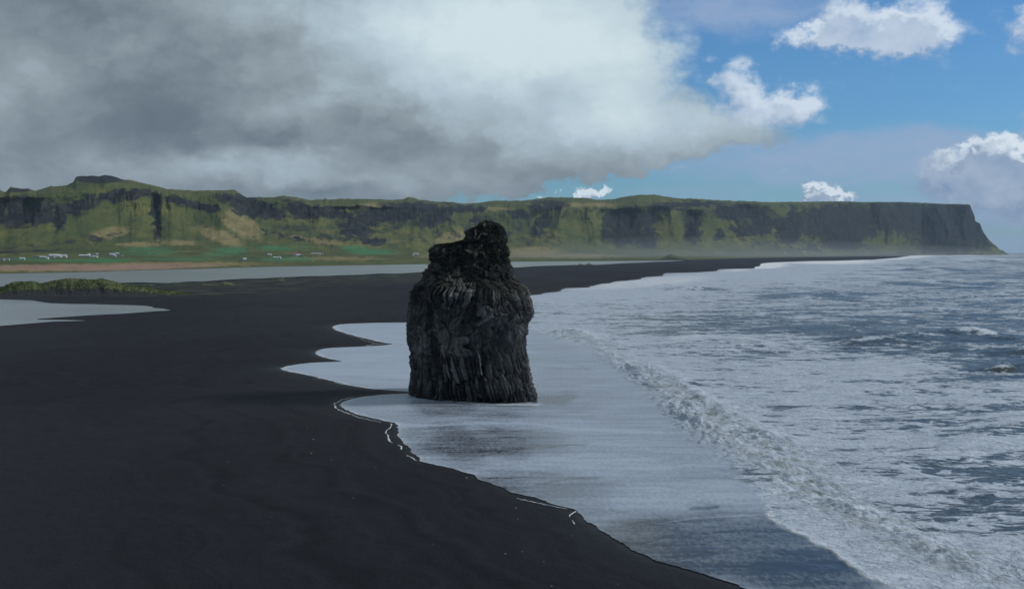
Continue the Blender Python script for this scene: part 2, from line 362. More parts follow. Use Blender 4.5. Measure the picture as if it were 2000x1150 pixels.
CREST = [  # polylines u,v of crests: height m, half width m, foam at the crest, darkness of the face
    ([(1500, 655), (1560, 645), (1620, 641), (1680, 652), (1720, 662)], .9, 9, .1),
    ([(1640, 672), (1700, 668), (1780, 663), (1850, 657), (1890, 655), (1930, 660), (1990, 668), (2100, 672)], 2.0, 10, .15),
    ([(1880, 656), (1900, 651), (1925, 655), (1945, 664)], 1.1, 6, 1.0),
    ([(1860, 690), (1920, 684), (1990, 688), (2100, 694)], 1.1, 8, .1),
    ([(1930, 727), (1970, 722), (2020, 718), (2100, 720)], 1.2, 6, .1),
    ([(1540, 585), (1590, 578), (1630, 573), (1650, 578)], 1.6, 16, 0.),
    ([(1270, 668), (1330, 664), (1370, 660), (1430, 664), (1480, 672), (1540, 678)], 1.0, 7, .75),
    ([(1330, 568), (1350, 564), (1372, 566)], 1.6, 14, .1),
    ([(1240, 560), (1275, 556), (1290, 558)], 1.3, 14, .1),
    ([(1730, 526), (1790, 523), (1860, 536)], 2.0, 30, .3),
    ([(1780, 548), (1830, 556), (1900, 561), (1960, 561)], 1.6, 24, .2),
    ([(1860, 509), (1900, 505), (1960, 508), (2060, 507)], 3.2, 50, .9),
    ([(1820, 513), (1900, 510), (1990, 511)], 2.4, 40, .6),
    ([(1600, 514), (1700, 510), (1790, 507)], 1.4, 30, 1.),
    ([(1080, 648), (1130, 650), (1150, 658), (1210, 676)], 1.3, 6, .7),
    ([(1150, 684), (1190, 696), (1240, 728), (1300, 778), (1350, 818), (1420, 868), (1480, 900), (1560, 940)], .85, 4.0, .7),
    ([(1240, 700), (1300, 735), (1370, 780), (1440, 825), (1500, 855), (1560, 880)], .95, 3.4, .65),
    ([(1600, 965), (1680, 1000), (1760, 1040), (1850, 1088), (1930, 1112), (2050, 1140)], .5, 2.4, .6),
    ([(1700, 905), (1800, 930), (1900, 965), (1960, 970)], .30, 2.2, .2),
    ([(1500, 1008), (1560, 1040), (1620, 1075), (1700, 1125), (1765, 1160)], .10, .7, 1.0),
]
def seg_dist(px, py, pts):
    best = np.full(px.shape, 1e9); side = np.zeros(px.shape); along = np.zeros(px.shape)
    n = len(pts) - 1
    for i in range(n):
        (ax, ay), (bx, by) = pts[i], pts[i + 1]
        ex, ey = bx - ax, by - ay; L2 = ex * ex + ey * ey
        t0 = ((px - ax) * ex + (py - ay) * ey) / L2; t = np.clip(t0, 0, 1)
        d = np.hypot(px - ax - t * ex, py - ay - t * ey)
        w = d < best
        best = np.where(w, d, best); side = np.where(w, np.sign(ex * (py - ay) - ey * (px - ax)), side); along = np.where(w, (i + t) / n, along)
    return best, side, along
def build_sea():
    vr = np.concatenate([[1400, 1340, 1290, 1250, 1220, 1200, 1185], np.arange(1175, 700, -.85), np.arange(700, 560, -.6), np.arange(560, 510, -.35), np.arange(510, 497, -.2), np.linspace(497, 495.05, 10)])
    s = np.concatenate([np.linspace(0, .02, 16)[:-1], np.linspace(.02, 1, 1050)])
    U0 = ul(vr)[:, None]; s = s[None, :]
    u = U0 + (2600 - U0) * s; v = np.repeat(vr[:, None], u.shape[1], 1)
    x, y = on_plane(u, v)
    fr = curve(FRONT, v)
    wob = perlin(x * .12, y * .05, 31) * 14 + perlin(x * .5, y * .2, 32) * 7 + perlin(x * 1.4, y * .6, 33) * 3
    off = u - fr - wob * sstep(620, 720, v)
    softf = sstep(640, 700, v) * (1 - sstep(900, 975, v))
    off_j = off + softf * (fbm(x * .5, y * .25, 4, 34, .6) * 60)
    film = 1 - sstep(-4 - 20 * softf, 4 + 55 * softf, off_j)
    film = np.where(v < 600, (1 - sstep(0, 30, u - U0)) * .6, film)
    near = 1 - np.clip((v - 495) / 655, 0, 1)
    # offshore depth zone
    offm = off * y / F
    amp = sstep(0, 60, offm) * .7 + sstep(60, 400, offm) * .5
    amp = np.maximum(amp, sstep(620, 560, v) * .9 * sstep(0, 80, off)) * (1 + sstep(600, 3000, y) * 1.2)
    # swell: crests stretched across the view, finer chop on top
    rot = .25
    xr, yr = x * math.cos(rot) + y * math.sin(rot), -x * math.sin(rot) + y * math.cos(rot)
    wx, wy = xr + fbm(x * .01, y * .01, 2, 40) * 30, yr + fbm(x * .008, y * .008, 2, 41) * 30
    sw1 = ridged(wx / 130, wy / 46, 2, 42) - .55
    sw2 = ridged(wx / 46, wy / 17, 2, 43) - .55
    big = ridged(wx / 600, wy / 160, 2, 45) - .55
    far = sstep(500, 2500, y)
    h = amp * (sw1 * 1.5 * (1 - .3 * far) + sw2 * .55 * (1 - far) + big * 2.2 * far)
    chop = fbm(xr / 6.5, yr / 3.2, 4, 44, .6)
    h += np.maximum(amp, .10) * chop * .32 * (1 - far) * sstep(-2, 25, offm)
    crest = np.zeros_like(h); dark = np.zeros_like(h)
    for pts, hh, ww, fo in CREST:
        wp = [on_plane(a, b_) for a, b_ in pts]; wp = [(float(a), float(b_)) for a, b_ in wp]
        mx = [p[0] for p in wp]; my = [p[1] for p in wp]; pad = ww * 6
        sel = (x > min(mx) - pad) & (x < max(mx) + pad) & (y > min(my) - pad) & (y < max(my) + pad)
        if not sel.any(): continue
        xs, ys = x[sel], y[sel]
        j = ww * .8
        d, sd_, al = seg_dist(xs + fbm(xs / ww / 2, ys / ww / 2, 3, 50) * j, ys + fbm(xs / ww / 2, ys / ww / 2, 3, 51) * j, wp)
        taper = sstep(0, .18, al) * sstep(0, .18, 1 - al)
        prof = np.exp(-(d / ww) ** 1.6) * taper * (.55 + .9 * np.clip(fbm(xs / ww / 3, ys / ww / 5, 2, 53) + .5, 0, 1))
        h[sel] += hh * prof * (1 + .35 * fbm(xs / 3.5, ys / 3.5, 4, 52, .65))
        crest[sel] = np.maximum(crest[sel], np.exp(-(d / (ww * .7)) ** 2) * taper * fo)
        dark[sel] = np.maximum(dark[sel], np.exp(-((d - ww * .9) / (ww * .8)) ** 2) * taper * (1 - fo) )
    # churned band of the breaker
    b1, _, _ = seg_dist(u, v * 1.6, [(a, b_ * 1.6) for a, b_ in [(1080, 655), (1180, 688), (1260, 735), (1340, 790), (1430, 850), (1520, 890), (1600, 950)]])
    b2, _, _ = seg_dist(u, v * 1.6, [(a, b_ * 1.6) for a, b_ in [(1560, 945), (1700, 1010), (1850, 1085), (2050, 1140)]])
    wband = 22 + sstep(690, 860, v) * 42
    churn = np.maximum(np.exp(-(b1 / wband) ** 2), np.exp(-(b2 / 45) ** 2) * .9) * (1 - film)
    tur = (np.abs(fbm(x / 3.6, y / 6.5, 4, 60, .5)) * 2 - .35)
    h += churn * (tur * .45 + .16 * fbm(x / 1.3, y / 2.4, 3, 64, .55))
    # little scarp at the front of the foam
    h += np.exp(-np.clip(off, 0, 400) / 30.) * sstep(-4, 12, off) * .08 * (v > 640)
    cov = coverage(u, v)
    cov = cov + dark * np.where(v > 780, -.15, -.5) + crest * .75 + (churn > 0) * churn * .13
    cov = cov + np.clip(h * .10, -.08, .10) * (1 - film)
    cov = cov + (v < 585) * np.exp(-(u - U0) / 70.) * .45
    front_line = np.exp(-(np.maximum(off - 4, 0) / 16.) ** 2) * (.2 + .8 * np.maximum(sstep(900, 980, v), 1 - sstep(600, 650, v)))
    cov = np.maximum(cov, front_line * 1.0)
    # thin sheet of the swash: how white it is
    fw = .80 + .14 * sstep(760, 740, v) * sstep(1100, 850, u)
    for cu, cvv, ru, rv, k in [(950, 868, 170, 34, -.38), (870, 845, 90, 22, -.22), (1060, 955, 190, 36, -.30), (1180, 1010, 130, 26, -.22), (1420, 1070, 260, 75, -.66), (1250, 1060, 120, 50, -.28), (1600, 1130, 140, 50, -.68), (1000, 800, 180, 16, -.16),
                             (1090, 780, 55, 11, -.6), (860, 792, 60, 20, -.2), (1330, 965, 150, 26, .12), (1150, 905, 200, 26, .12), (700, 720, 170, 16, .06), (1350, 1005, 120, 14, .10), (1300, 1030, 60, 14, -.2)]:
        fw = fw + k * ell(u + fbm(x / 9, y / 18, 3, 70) * 70, v + fbm(x / 9, y / 18, 3, 71) * 16, cu, cvv, ru, rv)
    edge_d = (u - U0) * y / F
    lobes = v < 832
    fw = fw + np.where(lobes, .2 * np.exp(-(edge_d / .9)), 0) - np.where(lobes, .07 * np.exp(-((edge_d - 2.6) / 1.2) ** 2), 0)
    # overlapping swash fronts: thin white lips
    for pts, k, w in [([(700, 818), (770, 828), (830, 832), (900, 828), (960, 826), (1040, 828), (1100, 836), (1180, 840), (1290, 845)], .34, 2.2), ([(1300, 1019), (1360, 1012), (1430, 1008), (1480, 1004)], .35, 1.4),
                      ([(1050, 945), (1120, 935), (1170, 933)], -.3, 1.6), ([(900, 932), (1000, 932), (1100, 933), (1190, 929)], -.25, 1.3), ([(1060, 873), (1140, 868)], -.3, 1.5), ([(1040, 872), (1150, 868)], -.3, 1.5),
                      ([(804, 768), (830, 774), (880, 782), (930, 787), (1000, 789), (1060, 789)], .45, 1.6), ([(1290, 1042), (1400, 1020), (1500, 1012)], .10, 3), ([(1480, 1030), (1350, 1045), (1250, 1060)], -.15, 2),
                      ([(750, 762), (700, 757), (640, 744)], .3, 1.6), ([(1000, 700), (1100, 705), (1150, 720)], -.14, 2), ([(1040, 716), (1160, 722)], -.2, 1.4), ([(1350, 992), (1400, 990)], -.6, 3), ([(1480, 1077), (1380, 1085), (1300, 1100)], .12, 2)]:
        sel = (v > min(p[1] for p in pts) - 25) & (v < max(p[1] for p in pts) + 25)
        d = np.full(u.shape, 1e9); d[sel] = seg_dist(u[sel] + perlin(x[sel] * .5, y[sel] * .3, 75) * 3, v[sel] * 1.0 + perlin(x[sel] * .6, y[sel] * .2, 76) * 1.8, pts)[0]
        fw = fw + k * np.exp(-(d / w) ** 2)
    z = h * (1 - film) + film * .0
    lip, _, _ = seg_dist(u, v, [(700, 818), (770, 828), (830, 832), (900, 828), (960, 826), (1040, 828), (1100, 836), (1290, 845)])
    z = z + film * .05 * np.exp(-(lip / 5) ** 2) + film * .03 * fbm(x / 3, y / 3, 3, 77)
    z = z * np.clip((u - U0) / 8, 0, 1) + .0
    z = np.where(y > 19000, 0, z)
    wc = np.clip(crest * .9 - .35, 0, 1) * (1 - film) * np.where(v < 700, 1, .35)
    wc = np.maximum(wc, .75 * np.exp(-(edge_d / (.30 + .004 * np.maximum(y - 200, 0)))) * sstep(-.5, .3, perlin(x * .3, y * .1, 78)) * (v > 590) * (v < 960))
    wc = np.maximum(wc, .8 * np.exp(-((off_j - 5) / 5.) ** 2) * sstep(960, 1000, v) * sstep(-.6, .2, perlin(x * 1.2, y * .5, 79)))
    bl, _, _ = seg_dist(u, v, [(800, 767.5), (830, 775), (880, 783), (930, 788), (1000, 790.5), (1054, 791)])
    wc = np.maximum(wc, .5 * np.exp(-(bl / 1.5) ** 2))
    wc = np.maximum(wc, (v < 535) * sstep(40, 4, u - U0 - 30) * sstep(1380, 1480, u)); wc = np.maximum(wc, ell(u, v, 1620, 512, 110, 4)); wc = np.maximum(wc, ell(u, v, 1860, 498.5, 150, 1.6)); wc = np.maximum(wc, ell(u, v, 1250, 552, 140, 10, -4) * .5)
    return np.stack([x, y, z], -1), {'wc': wc, 'cov': np.clip(cov, 0, 1.2), 'film': film, 'fw': np.clip(fw, 0, 1), 'churn': churn, 'far': far}
def sea_material():
    m, q, b, pos = material('surf')
    cov, film, fw, churn, far = (q.attr(k) for k in ('cov', 'film', 'fw', 'churn', 'far'))
    px, py, pz = q.sep(pos)
    flat = q.xyz(px, py, 0.)
    p1 = q.vm('ADD', flat, q.vm('SCALE', q.vm('SUBTRACT', q.noise(flat, .16, 3, .5, True), (.5, .5, .5)), 6.))
    st_ = q.vm('MULTIPLY', p1, (.55, 1, 1))
    # cells of foam lace at three sizes
    a = q.mixf(.5, q.noise(st_, .20, 5, .66), q.noise(st_, .52, 5, .66))
    a2 = q.noise(st_, .045, 6, .66)
    a3 = q.noise(q.vm('MULTIPLY', p1, (.6, .5, 1)), .012, 5, .62)
    lace = q.m('ABSOLUTE', q.m('SUBTRACT', q.noise(q.vm('MULTIPLY', p1, (.7, 1, 1)), .5, 4, .6), .5))
    nn = q.mixf(far, q.mixf(.42, a, a2), q.mixf(.5, a3, a2))
    nn = q.m('MULTIPLY_ADD', q.m('SUBTRACT', nn, .5), q.mixf(far, 3.6, 2.6), q.mixf(far, .43, .5))
    nn = q.m('ADD', nn, q.m('MULTIPLY', q.m('SUBTRACT', .06, lace), q.mixf(far, .9, .1)))
    th_ = q.m('SUBTRACT', 1.0, cov)
    foam = q.mr(q.m('SUBTRACT', nn, th_), q.mixf(far, -.12, -.26), q.mixf(far, .05, .24))
    # thin film: fine streaks drawn out along the slope of the beach
    sk = q.noise(q.vm('MULTIPLY', flat, (.12, .42, 1)), 1.0, 5, .68)
    sk2 = q.noise(q.vm('MULTIPLY', flat, (.10, .30, 1)), .35, 5, .65)
    sk3 = q.noise(q.vm('MULTIPLY', flat, (.8, .3, 1)), 2.2, 4, .7)
    ff = q.m('ADD', fw, q.m('MULTIPLY', q.m('ADD', q.mr(sk, .3, .7, -.75, .75, 'LINEAR'), q.mr(sk2, .3, .7, -.8, .8, 'LINEAR')), q.mr(fw, .2, .9, .24, .20)))
    ff = q.m('ADD', ff, q.mr(sk3, .3, .7, -.22, .22, 'LINEAR'))
    fine = q.noise(q.vm('MULTIPLY', flat, (1, .6, 1)), 1.4, 5, .7)
    foam = q.m('MULTIPLY', foam, q.mr(fine, .28, .55, .62, 1.))
    f_all = q.mixf(film, foam, q.mr(ff, 0., 1., 0., .92, 'LINEAR'))
    wcol = q.mix(q.mr(a2, .35, .65), (.038, .055, .068), (.066, .082, .088))
    wcol = q.mix(churn, wcol, (.10, .115, .105))
    wcol = q.mix(film, wcol, (.016, .018, .024))
    fcol = q.mix(q.mr(a, .3, .7), (.38, .45, .54), (.64, .71, .80))
    fcol = q.mix(q.m('MULTIPLY', churn, q.mr(q.noise(p1, .3, 5, .65), .45, .62, 0, .7)), fcol, (.27, .30, .28))
    fcol = q.mix(film, fcol, (.46, .54, .65))
    fcol = q.mix(q.attr('wc'), fcol, (.84, .87, .90))
    f_all = q.m('MAXIMUM', f_all, q.attr('wc'))
    q.put(b.inputs['Base Color'], q.mix(f_all, wcol, fcol))
    q.put(b.inputs['Roughness'], q.mixf(f_all, q.mixf(film, .22, .20), q.mixf(film, .75, .60)))
    b.inputs['IOR'].default_value = 1.333
    hgt = q.m('ADD', q.m('MULTIPLY', q.noise(st_, .55, 5, .62), 1.), q.m('MULTIPLY', foam, .18))
    hgt = q.m('ADD', hgt, q.m('MULTIPLY', q.noise(q.vm('MULTIPLY', flat, (.5, 1, 1)), .09, 4, .6), q.mixf(far, .0, 5.)))
    bump(q, b, hgt, .9, 1.)
    q.put([n for n in m.node_tree.nodes if n.type == 'BUMP'][0].inputs['Strength'], q.mixf(film, 1., .05))
    return m
SEA = sea_material()
co, at = build_sea()
props(grid_mesh('sea', co, SEA, at), kind='structure')

# still water: lagoon and pond
def water_material(name, c1, rough, sc_=.35, bd=.08):
    m, q, b, pos = material(name)
    q.put(b.inputs['Base Color'], q.mix(q.mr(q.noise(q.vm('MULTIPLY', pos, (.3, 1, 1)), .01, 4, .6), .35, .65), c1, [x * 1.25 for x in c1]))
    b.inputs['Roughness'].default_value = rough; b.inputs['IOR'].default_value = 1.333
    bump(q, b, q.noise(q.vm('MULTIPLY', pos, (.5, 1, 1)), sc_, 4, .6), bd, 1.)
    return m
def flat_poly(name, pts, z, mat):
    xy = [on_plane(a, b_, z) for a, b_ in pts]
    bm = bmesh.new(); f = bm.faces.new([bm.verts.new((float(a), float(b_), z)) for a, b_ in xy])
    bmesh.ops.triangulate(bm, faces=[f]); bmesh.ops.recalc_face_normals(bm, faces=bm.faces)
    if sum(fc_.normal.z for fc_ in bm.faces) < 0: bmesh.ops.reverse_faces(bm, faces=bm.faces)
    me = bpy.data.meshes.new(name); bm.to_mesh(me); bm.free(); me.materials.append(mat)
    o = bpy.data.objects.new(name, me); C.objects.link(o); return props(o, kind='structure')
us = np.arange(-800, 1338, 12.)
top = [(float(a), float(curve(VA, a)) - 2.0) for a in us]
bot = [(float(a), float(curve(VL, a) + perlin(a * .02, 3.3, 9) * 1.2)) for a in us]
flat_poly('lagoon', top + bot[::-1], .02, water_material('lagoon_water', (.16, .19, .18), .32, .12, .5))
flat_poly('pond', [(-500, 588), (-200, 583), (0, 584.8), (35, 585.4), (65, 586.6), (76, 589), (99, 592), (140, 593.4), (183, 594), (225, 595.3), (261, 596), (285, 597.2), (297, 599), (300, 601), (318, 602.5), (329, 604.6), (334, 606), (300, 608), (261, 611),
    (240, 612.6), (209, 614), (170, 616), (130, 618.7), (73, 622.6), (74, 624), (100, 624.2), (140, 625), (167, 625.9), (160, 626.6), (104, 628), (60, 631.5), (0, 636.4), (-200, 648), (-500, 660)], .04, water_material('pond_water', (.27, .30, .33), .16, .5, .08))

# ------------------------------------------------------------------ hills
SKYL = [(-800, 395), (-500, 380), (-250, 388), (-100, 366), (-30, 368), (0, 371), (10, 376), (13, 373.7), (21, 364.5), (25, 366), (40, 369), (56, 369), (60, 371), (71, 373), (96, 365), (100, 362.5), (108, 364.5), (130, 362), (143, 356), (148, 346.5), (155, 344), (195, 344),
    (205, 342), (215, 343), (240, 350.5), (260, 352.5), (295, 361), (325, 369), (350, 371), (375, 372), (430, 372), (460, 371), (465, 376), (481, 385.5), (500, 386), (535, 385), (555, 382.5), (575, 384.5), (607, 391), (632, 389.5), (636, 387), (640, 389.5), (675, 388),
    (725, 389), (770, 390.5), (787, 389), (797, 385), (807, 385.5), (820, 390), (855, 394), (890, 395.5), (905, 398), (935, 396), (962, 392), (1000, 392), (1025, 392), (1072, 385), (1112, 386), (1140, 386), (1165, 390), (1195, 389.5), (1220, 384.5), (1245, 381),
    (1282, 380.5), (1295, 383), (1325, 387.5), (1357, 388), (1390, 390.5), (1445, 392.5), (1500, 394.5), (1550, 394.5), (1637, 393), (1687, 394.5), (1762, 394.5), (1795, 396), (1845, 398), (1890, 399), (1895, 400), (1897, 407), (1903, 420), (1905, 431), (1914, 437),
    (1920, 452), (1930, 467), (1945, 480), (1954, 489), (1959, 489), (1966, 494.5), (1972, 498)]
BRIM = [(-800, 410), (0, 385), (100, 384), (200, 368), (290, 374), (360, 384), (430, 382), (480, 392), (540, 392), (620, 402), (700, 404), (800, 408), (900, 410), (960, 408), (1040, 402), (1110, 404), (1180, 410), (1250, 402), (1330, 408), (1400, 402), (1500, 399), (1560, 398), (1700, 396), (1900, 402)]
FOOT_D = [(-800, 3000), (0, 3100), (400, 3600), (700, 4300), (1000, 5200), (1200, 6000), (1350, 6500), (1500, 7600), (1700, 9300), (1800, 10000), (1972, 10100)]
TOP_D = [(-800, 4600), (0, 4500), (400, 5000), (700, 6100), (1000, 6800), (1200, 7500), (1350, 7900), (1500, 8700), (1700, 10200), (1800, 10700), (1972, 10500)]
FOOT_V = [(-800, 500), (0, 499), (400, 497), (700, 497), (1000, 496.5), (1300, 497.5), (1500, 499), (1800, 498.3), (1972, 498.2)]
hu = np.unique(np.concatenate([np.arange(-800, -20, 8.), np.arange(-20, 1890, 1.5), np.arange(1890, 1972.01, .6)]))
nA, nB, nC = 70, 300, 14
vt = curve(SKYL, hu) + perlin(hu * .21, hu * 0 + .3, 80) * .7 + perlin(hu * .07, hu * 0 + .3, 81) * .7 * (hu < 1500)
va, fd, td, fv = curve(VA, hu), curve(FOOT_D, hu), curve(TOP_D, hu), np.maximum(curve(FOOT_V, hu), 0)
brim = np.maximum(curve(BRIM, hu) + fbm(hu * .022, hu * 0, 4, 87, .6) * 11 * (hu < 1560), vt + 1.5)
dA = H * F / (va - V0)                                    # shore of the plain, at sea level
fd = np.maximum(fd, dA * 1.01)
fv = np.minimum(fv, V0 + H * F / fd)
zB = H - (fv - V0) / F * fd
sA = np.linspace(0, 1, nA)[:, None]
DA_ = dA * .985 + (fd - dA * .985) * sA
und = fbm(hu[None, :] * .012, DA_ * .004, 4, 82)
zA = zB * sA ** 1.6 + und * 3.0 * sstep(0, .3, sA) * (1 - sstep(.8, 1, sA)) + .5 * sstep(0, .04, sA) - .25
xA = (hu[None, :] - 1000) / F * (DA_ * cp - (zA - H) * sp_)
t = np.linspace(0, 1, nB)[:, None] ** .9
vB = fv + (vt - fv) * t
tb = (fv - brim) / (fv - vt)                             # fraction at which the brim lies
tt = t / tb
low = np.interp(tt, [0, .12, .28, .5, .75, 1.0], [0, .36, .58, .76, .88, .94])
right = sstep(1520, 1800, hu)[None, :]
low = low * (1 - right) + right * np.interp(tt, [0, .2, .6, 1.0], [0, .35, .7, .92])
slope_len = (780 * (1 - right) + right * 330) * (.7 + .3 * sstep(0, 400, hu))[None, :]
plat = np.clip((t - tb) / np.maximum(1 - tb, 1e-3), 0, 1)
plat = np.where(plat < .3, plat ** 2 / .6, plat - .15) / .85
span = np.maximum(td - fd - slope_len, 60)
DB = fd + slope_len * np.minimum(low, 1) * np.minimum(1, tt + 0) ** .0 + span * plat ** 1.2 + slope_len * .08 * plat
HU = np.repeat(hu[None, :], nB, 0)
px_m = DB / F
# spurs and hollows
wu = HU + fbm(HU * .012, vB * .010, 3, 83) * 26
spur = ridged(wu / 105., vB / 420., 3, 84, .42) - .5
lf_ = sstep(820, 620, HU); spur = spur * (1 - lf_) + lf_ * fbm(wu / 80., vB / 300., 3, 89, .4) * .8
fl1 = ridged((wu + (vB - 440) * .2) / 30., vB / 240., 3, 85, .5) - .5
fl2 = fbm(HU / 7., vB / 22., 4, 86, .6)
win = sstep(0, .34, t) * (1 - .75 * plat)
cliffy = sstep(.50, .72, tt) * (1 - sstep(.97, 1.06, tt))
cliffy = np.maximum(cliffy * (1 - right), right * sstep(.15, .4, tt) * (1 - sstep(.97, 1.03, tt)))
rel = -spur * 170 * win - fl1 * 16 * win - fl2 * 10 * (.3 + cliffy) * win * (.35 + cliffy)
for cu, c0, c1, w, dep, lean in [(302, 378, 480, 7, 70, .06), (300, 378, 425, 11, 30, 0), (1352, 412, 480, 17, 200, -.25), (1225, 408, 470, 48, 160, -.3), (1060, 410, 470, 16, 120, -.75), (730, 400, 470, 70, 160, -.2), (1450, 400, 468, 34, 120, .2), (40, 385, 470, 70, 90, -.2),
                             (500, 385, 440, 46, 60, 0), (1172, 400, 500, 5, 60, 0.05), (150, 385, 430, 20, 30, -.4)]:
    du = (HU - cu - lean * (vB - c0)) / w
    rel += dep * np.exp(-du * du) * sstep(c0 - 4, c0 + 10, vB) * (1 - sstep(c1 - 30, c1 + 4, vB)) * win * (.5 if cu < 700 and cu not in (302, 300) else 1.)
RIDGE = [([(215, 385), (185, 410), (140, 438), (95, 462), (40, 490)], 170, 34), ([(262, 392), (232, 420), (190, 442), (150, 470)], 150, 30), ([(285, 400), (280, 440), (262, 480)], 90, 22), ([(330, 392), (336, 430), (330, 480)], 120, 26), ([(378, 400), (372, 440), (362, 485)], 90, 24),
    ([(425, 398), (440, 420), (485, 440), (545, 466), (640, 482)], 190, 34), ([(455, 415), (430, 445), (400, 480)], 120, 30), ([(548, 390), (556, 412), (575, 440), (600, 462)], 110, 22), ([(622, 405), (628, 430), (640, 460)], 110, 20), ([(700, 405), (690, 430), (676, 460)], 90, 18),
    ([(880, 405), (850, 424), (800, 442), (740, 462), (690, 484)], 210, 34), ([(960, 405), (930, 430), (880, 456), (820, 482)], 160, 34), ([(1010, 405), (1000, 440), (990, 480)], 120, 24), ([(1040, 400), (1030, 440), (1022, 470)], 80, 14), ([(1110, 402), (1090, 430), (1075, 480)], 170, 26), ([(1150, 402), (1160, 440), (1176, 492)], 190, 30),
    ([(1305, 404), (1318, 440), (1335, 488)], 200, 26), ([(1240, 425), (1230, 455), (1222, 490)], 120, 26), ([(1375, 402), (1385, 440), (1378, 485)], 150, 22), ([(1425, 400), (1440, 430), (1470, 470), (1490, 490)], 150, 20), ([(1500, 402), (1530, 430), (1560, 480)], 150, 24), ([(1600, 402), (1620, 440), (1650, 480)], 110, 26), ([(1720, 400), (1735, 450), (1760, 488)], 130, 24), ([(1830, 402), (1850, 450), (1870, 490)], 90, 20), ([(90, 385), (70, 420), (60, 460)], 100, 22), ([(20, 385), (10, 420), (-10, 470)], 120, 30)]
for pl, am, wd in RIDGE:
    lo_, hi_ = min(p[0] for p in pl) - wd * 3, max(p[0] for p in pl) + wd * 3
    c_ = (hu > lo_) & (hu < hi_)
    uu_, vv_ = (HU + fbm(HU * .03, vB * .03, 3, 88) * 9)[:, c_], vB[:, c_]
    dd = seg_dist(uu_, vv_ * 1.0, pl)[0]
    wl = wd * (.7 + .9 * np.clip((vv_ - 400) / 90, 0, 1))
    rel[:, c_] -= am * (.5 if pl[0][0] < 700 else .8) * np.clip(1 - dd / wl / 1.7, 0, 1) ** 1.15 * np.minimum(1, .35 + win[:, c_])
rel = rel + 35 * win
rel = rel * (.65 + .35 * sstep(1500, 1900, HU)) * (1 - sstep(1900, 1965, HU) * .8)
DB = np.maximum(DB + rel, fd + 60 * t)
xB, yB, zBB = at_depth(HU, vB, DB)
xC, yC, zC = [], [], []
for k in range(1, nC + 1):
    f_ = k / nC
    yy = yB[-1] * (1 + .3 * f_); zz = zBB[-1] * (1 - f_ ** 1.5) - 10 * f_
    xC.append(xB[-1] * yy / yB[-1]); yC.append(yy); zC.append(zz)
HX = np.concatenate([xA[:-1], xB, np.array(xC)]); HY = np.concatenate([DA_[:-1], yB, np.array(yC)]); HZ = np.concatenate([zA[:-1], zBB, np.array(zC)])
# what grows where (rock, hay fields, brown moor), outlined roughly from the photograph
PU, PV = project(HX, HY, HZ)
PU = np.concatenate([np.repeat(hu[None, :], nA - 1 + nB, 0), np.repeat(hu[None, :], nC, 0)])
wU, wV = PU + fbm(PU * .06, PV * .12, 4, 90, .6) * 16, PV + fbm(PU * .06, PV * .12, 4, 91, .6) * 12
ROCK = [(40, 414, 75, 34, 0), (150, 402, 50, 17, -20), (240, 382, 60, 13, -6), (115, 425, 18, 26, 0), (302, 400, 12, 30, 0), (306, 435, 7, 45, 0), (345, 392, 34, 8, 10), (400, 405, 36, 9, 10), (470, 392, 62, 12, 8), (510, 412, 66, 18, 10), (585, 412, 48, 20, 15), (640, 415, 50, 13, 10),
    (700, 440, 46, 30, -15), (760, 420, 60, 18, 0), (800, 405, 75, 11, 0), (730, 470, 40, 8, 0), (850, 425, 45, 18, -25), (900, 408, 60, 8, 0), (1075, 402, 42, 12, 0), (1058, 440, 14, 36, 32), (1015, 420, 25, 12, 0), (1235, 428, 62, 26, 0), (1215, 455, 34, 28, 30), (1262, 462, 26, 26, 30), (1183, 440, 9, 38, 0),
    (1353, 446, 19, 34, 6), (1300, 405, 60, 6, 0), (1440, 415, 60, 20, 0), (1455, 450, 30, 18, 0), (1490, 430, 30, 30, -20), (1400, 460, 18, 14, 0), (1360, 398, 80, 6, 0), (1540, 440, 34, 44, 0), (1640, 435, 100, 42, 0), (1760, 425, 100, 36, 0), (1860, 445, 110, 60, 0), (1650, 470, 60, 20, 0),
     (560, 462, 50, 3, 14), (515, 450, 12, 3, 60), (930, 430, 20, 8, 0)]
rock = np.zeros_like(HX)
for cu, cvv, ru, rv, ro in ROCK: rock = np.maximum(rock, ell(wU, wV, cu, cvv, ru, rv, ro))
capr = ell(PU, PV + fbm(PU * .05, PV * 0, 2, 7) * 2, 195, 349, 58, 10); rock = np.maximum(rock, capr); rock = np.maximum(rock, .42 * np.maximum(ell(wU, wV, 170, 468, 75, 13, -12), ell(wU, wV, 60, 484, 110, 12, -6)))  # rock cap; a weaker mask leaves two low slopes at left darker
rock = np.maximum(rock, .36 * ell(wU, wV, 600, 455, 90, 18, 8)); rock = np.maximum(rock, .38 * ell(wU, wV, 1000, 440, 420, 40, 0)); rock = np.maximum(rock, .5 * ell(wU, wV, 1600, 480, 160, 14, 0))
rock = np.maximum(rock, ell(PU, PV, 38, 371, 26, 5))
GRN = [(1312, 430, 16, 22, 0), (1385, 440, 14, 34, 0), (1135, 440, 44, 48, 0), (1518, 415, 22, 12, 0), (1530, 412, 12, 12, 30), (1735, 478, 26, 12, 0), (1700, 474, 16, 8, 0), (1765, 487, 22, 6, 10)]
for cu, cvv, ru, rv, ro in GRN: rock = rock * (1 - .9 * ell(wU, wV, cu, cvv, ru, rv, ro))
FIELD = [(290, 491, 60, 9, 0), (200, 508, 70, 5, 0), (130, 509, 70, 3, 0), (440, 492, 46, 9, -6), (560, 484, 60, 6, 0), (720, 492, 60, 6, 0), (690, 484, 24, 5, 0), (560, 506, 60, 5, 0), (350, 505, 80, 4, 0), (60, 506, 60, 3, 0)]
field = np.zeros_like(HX)
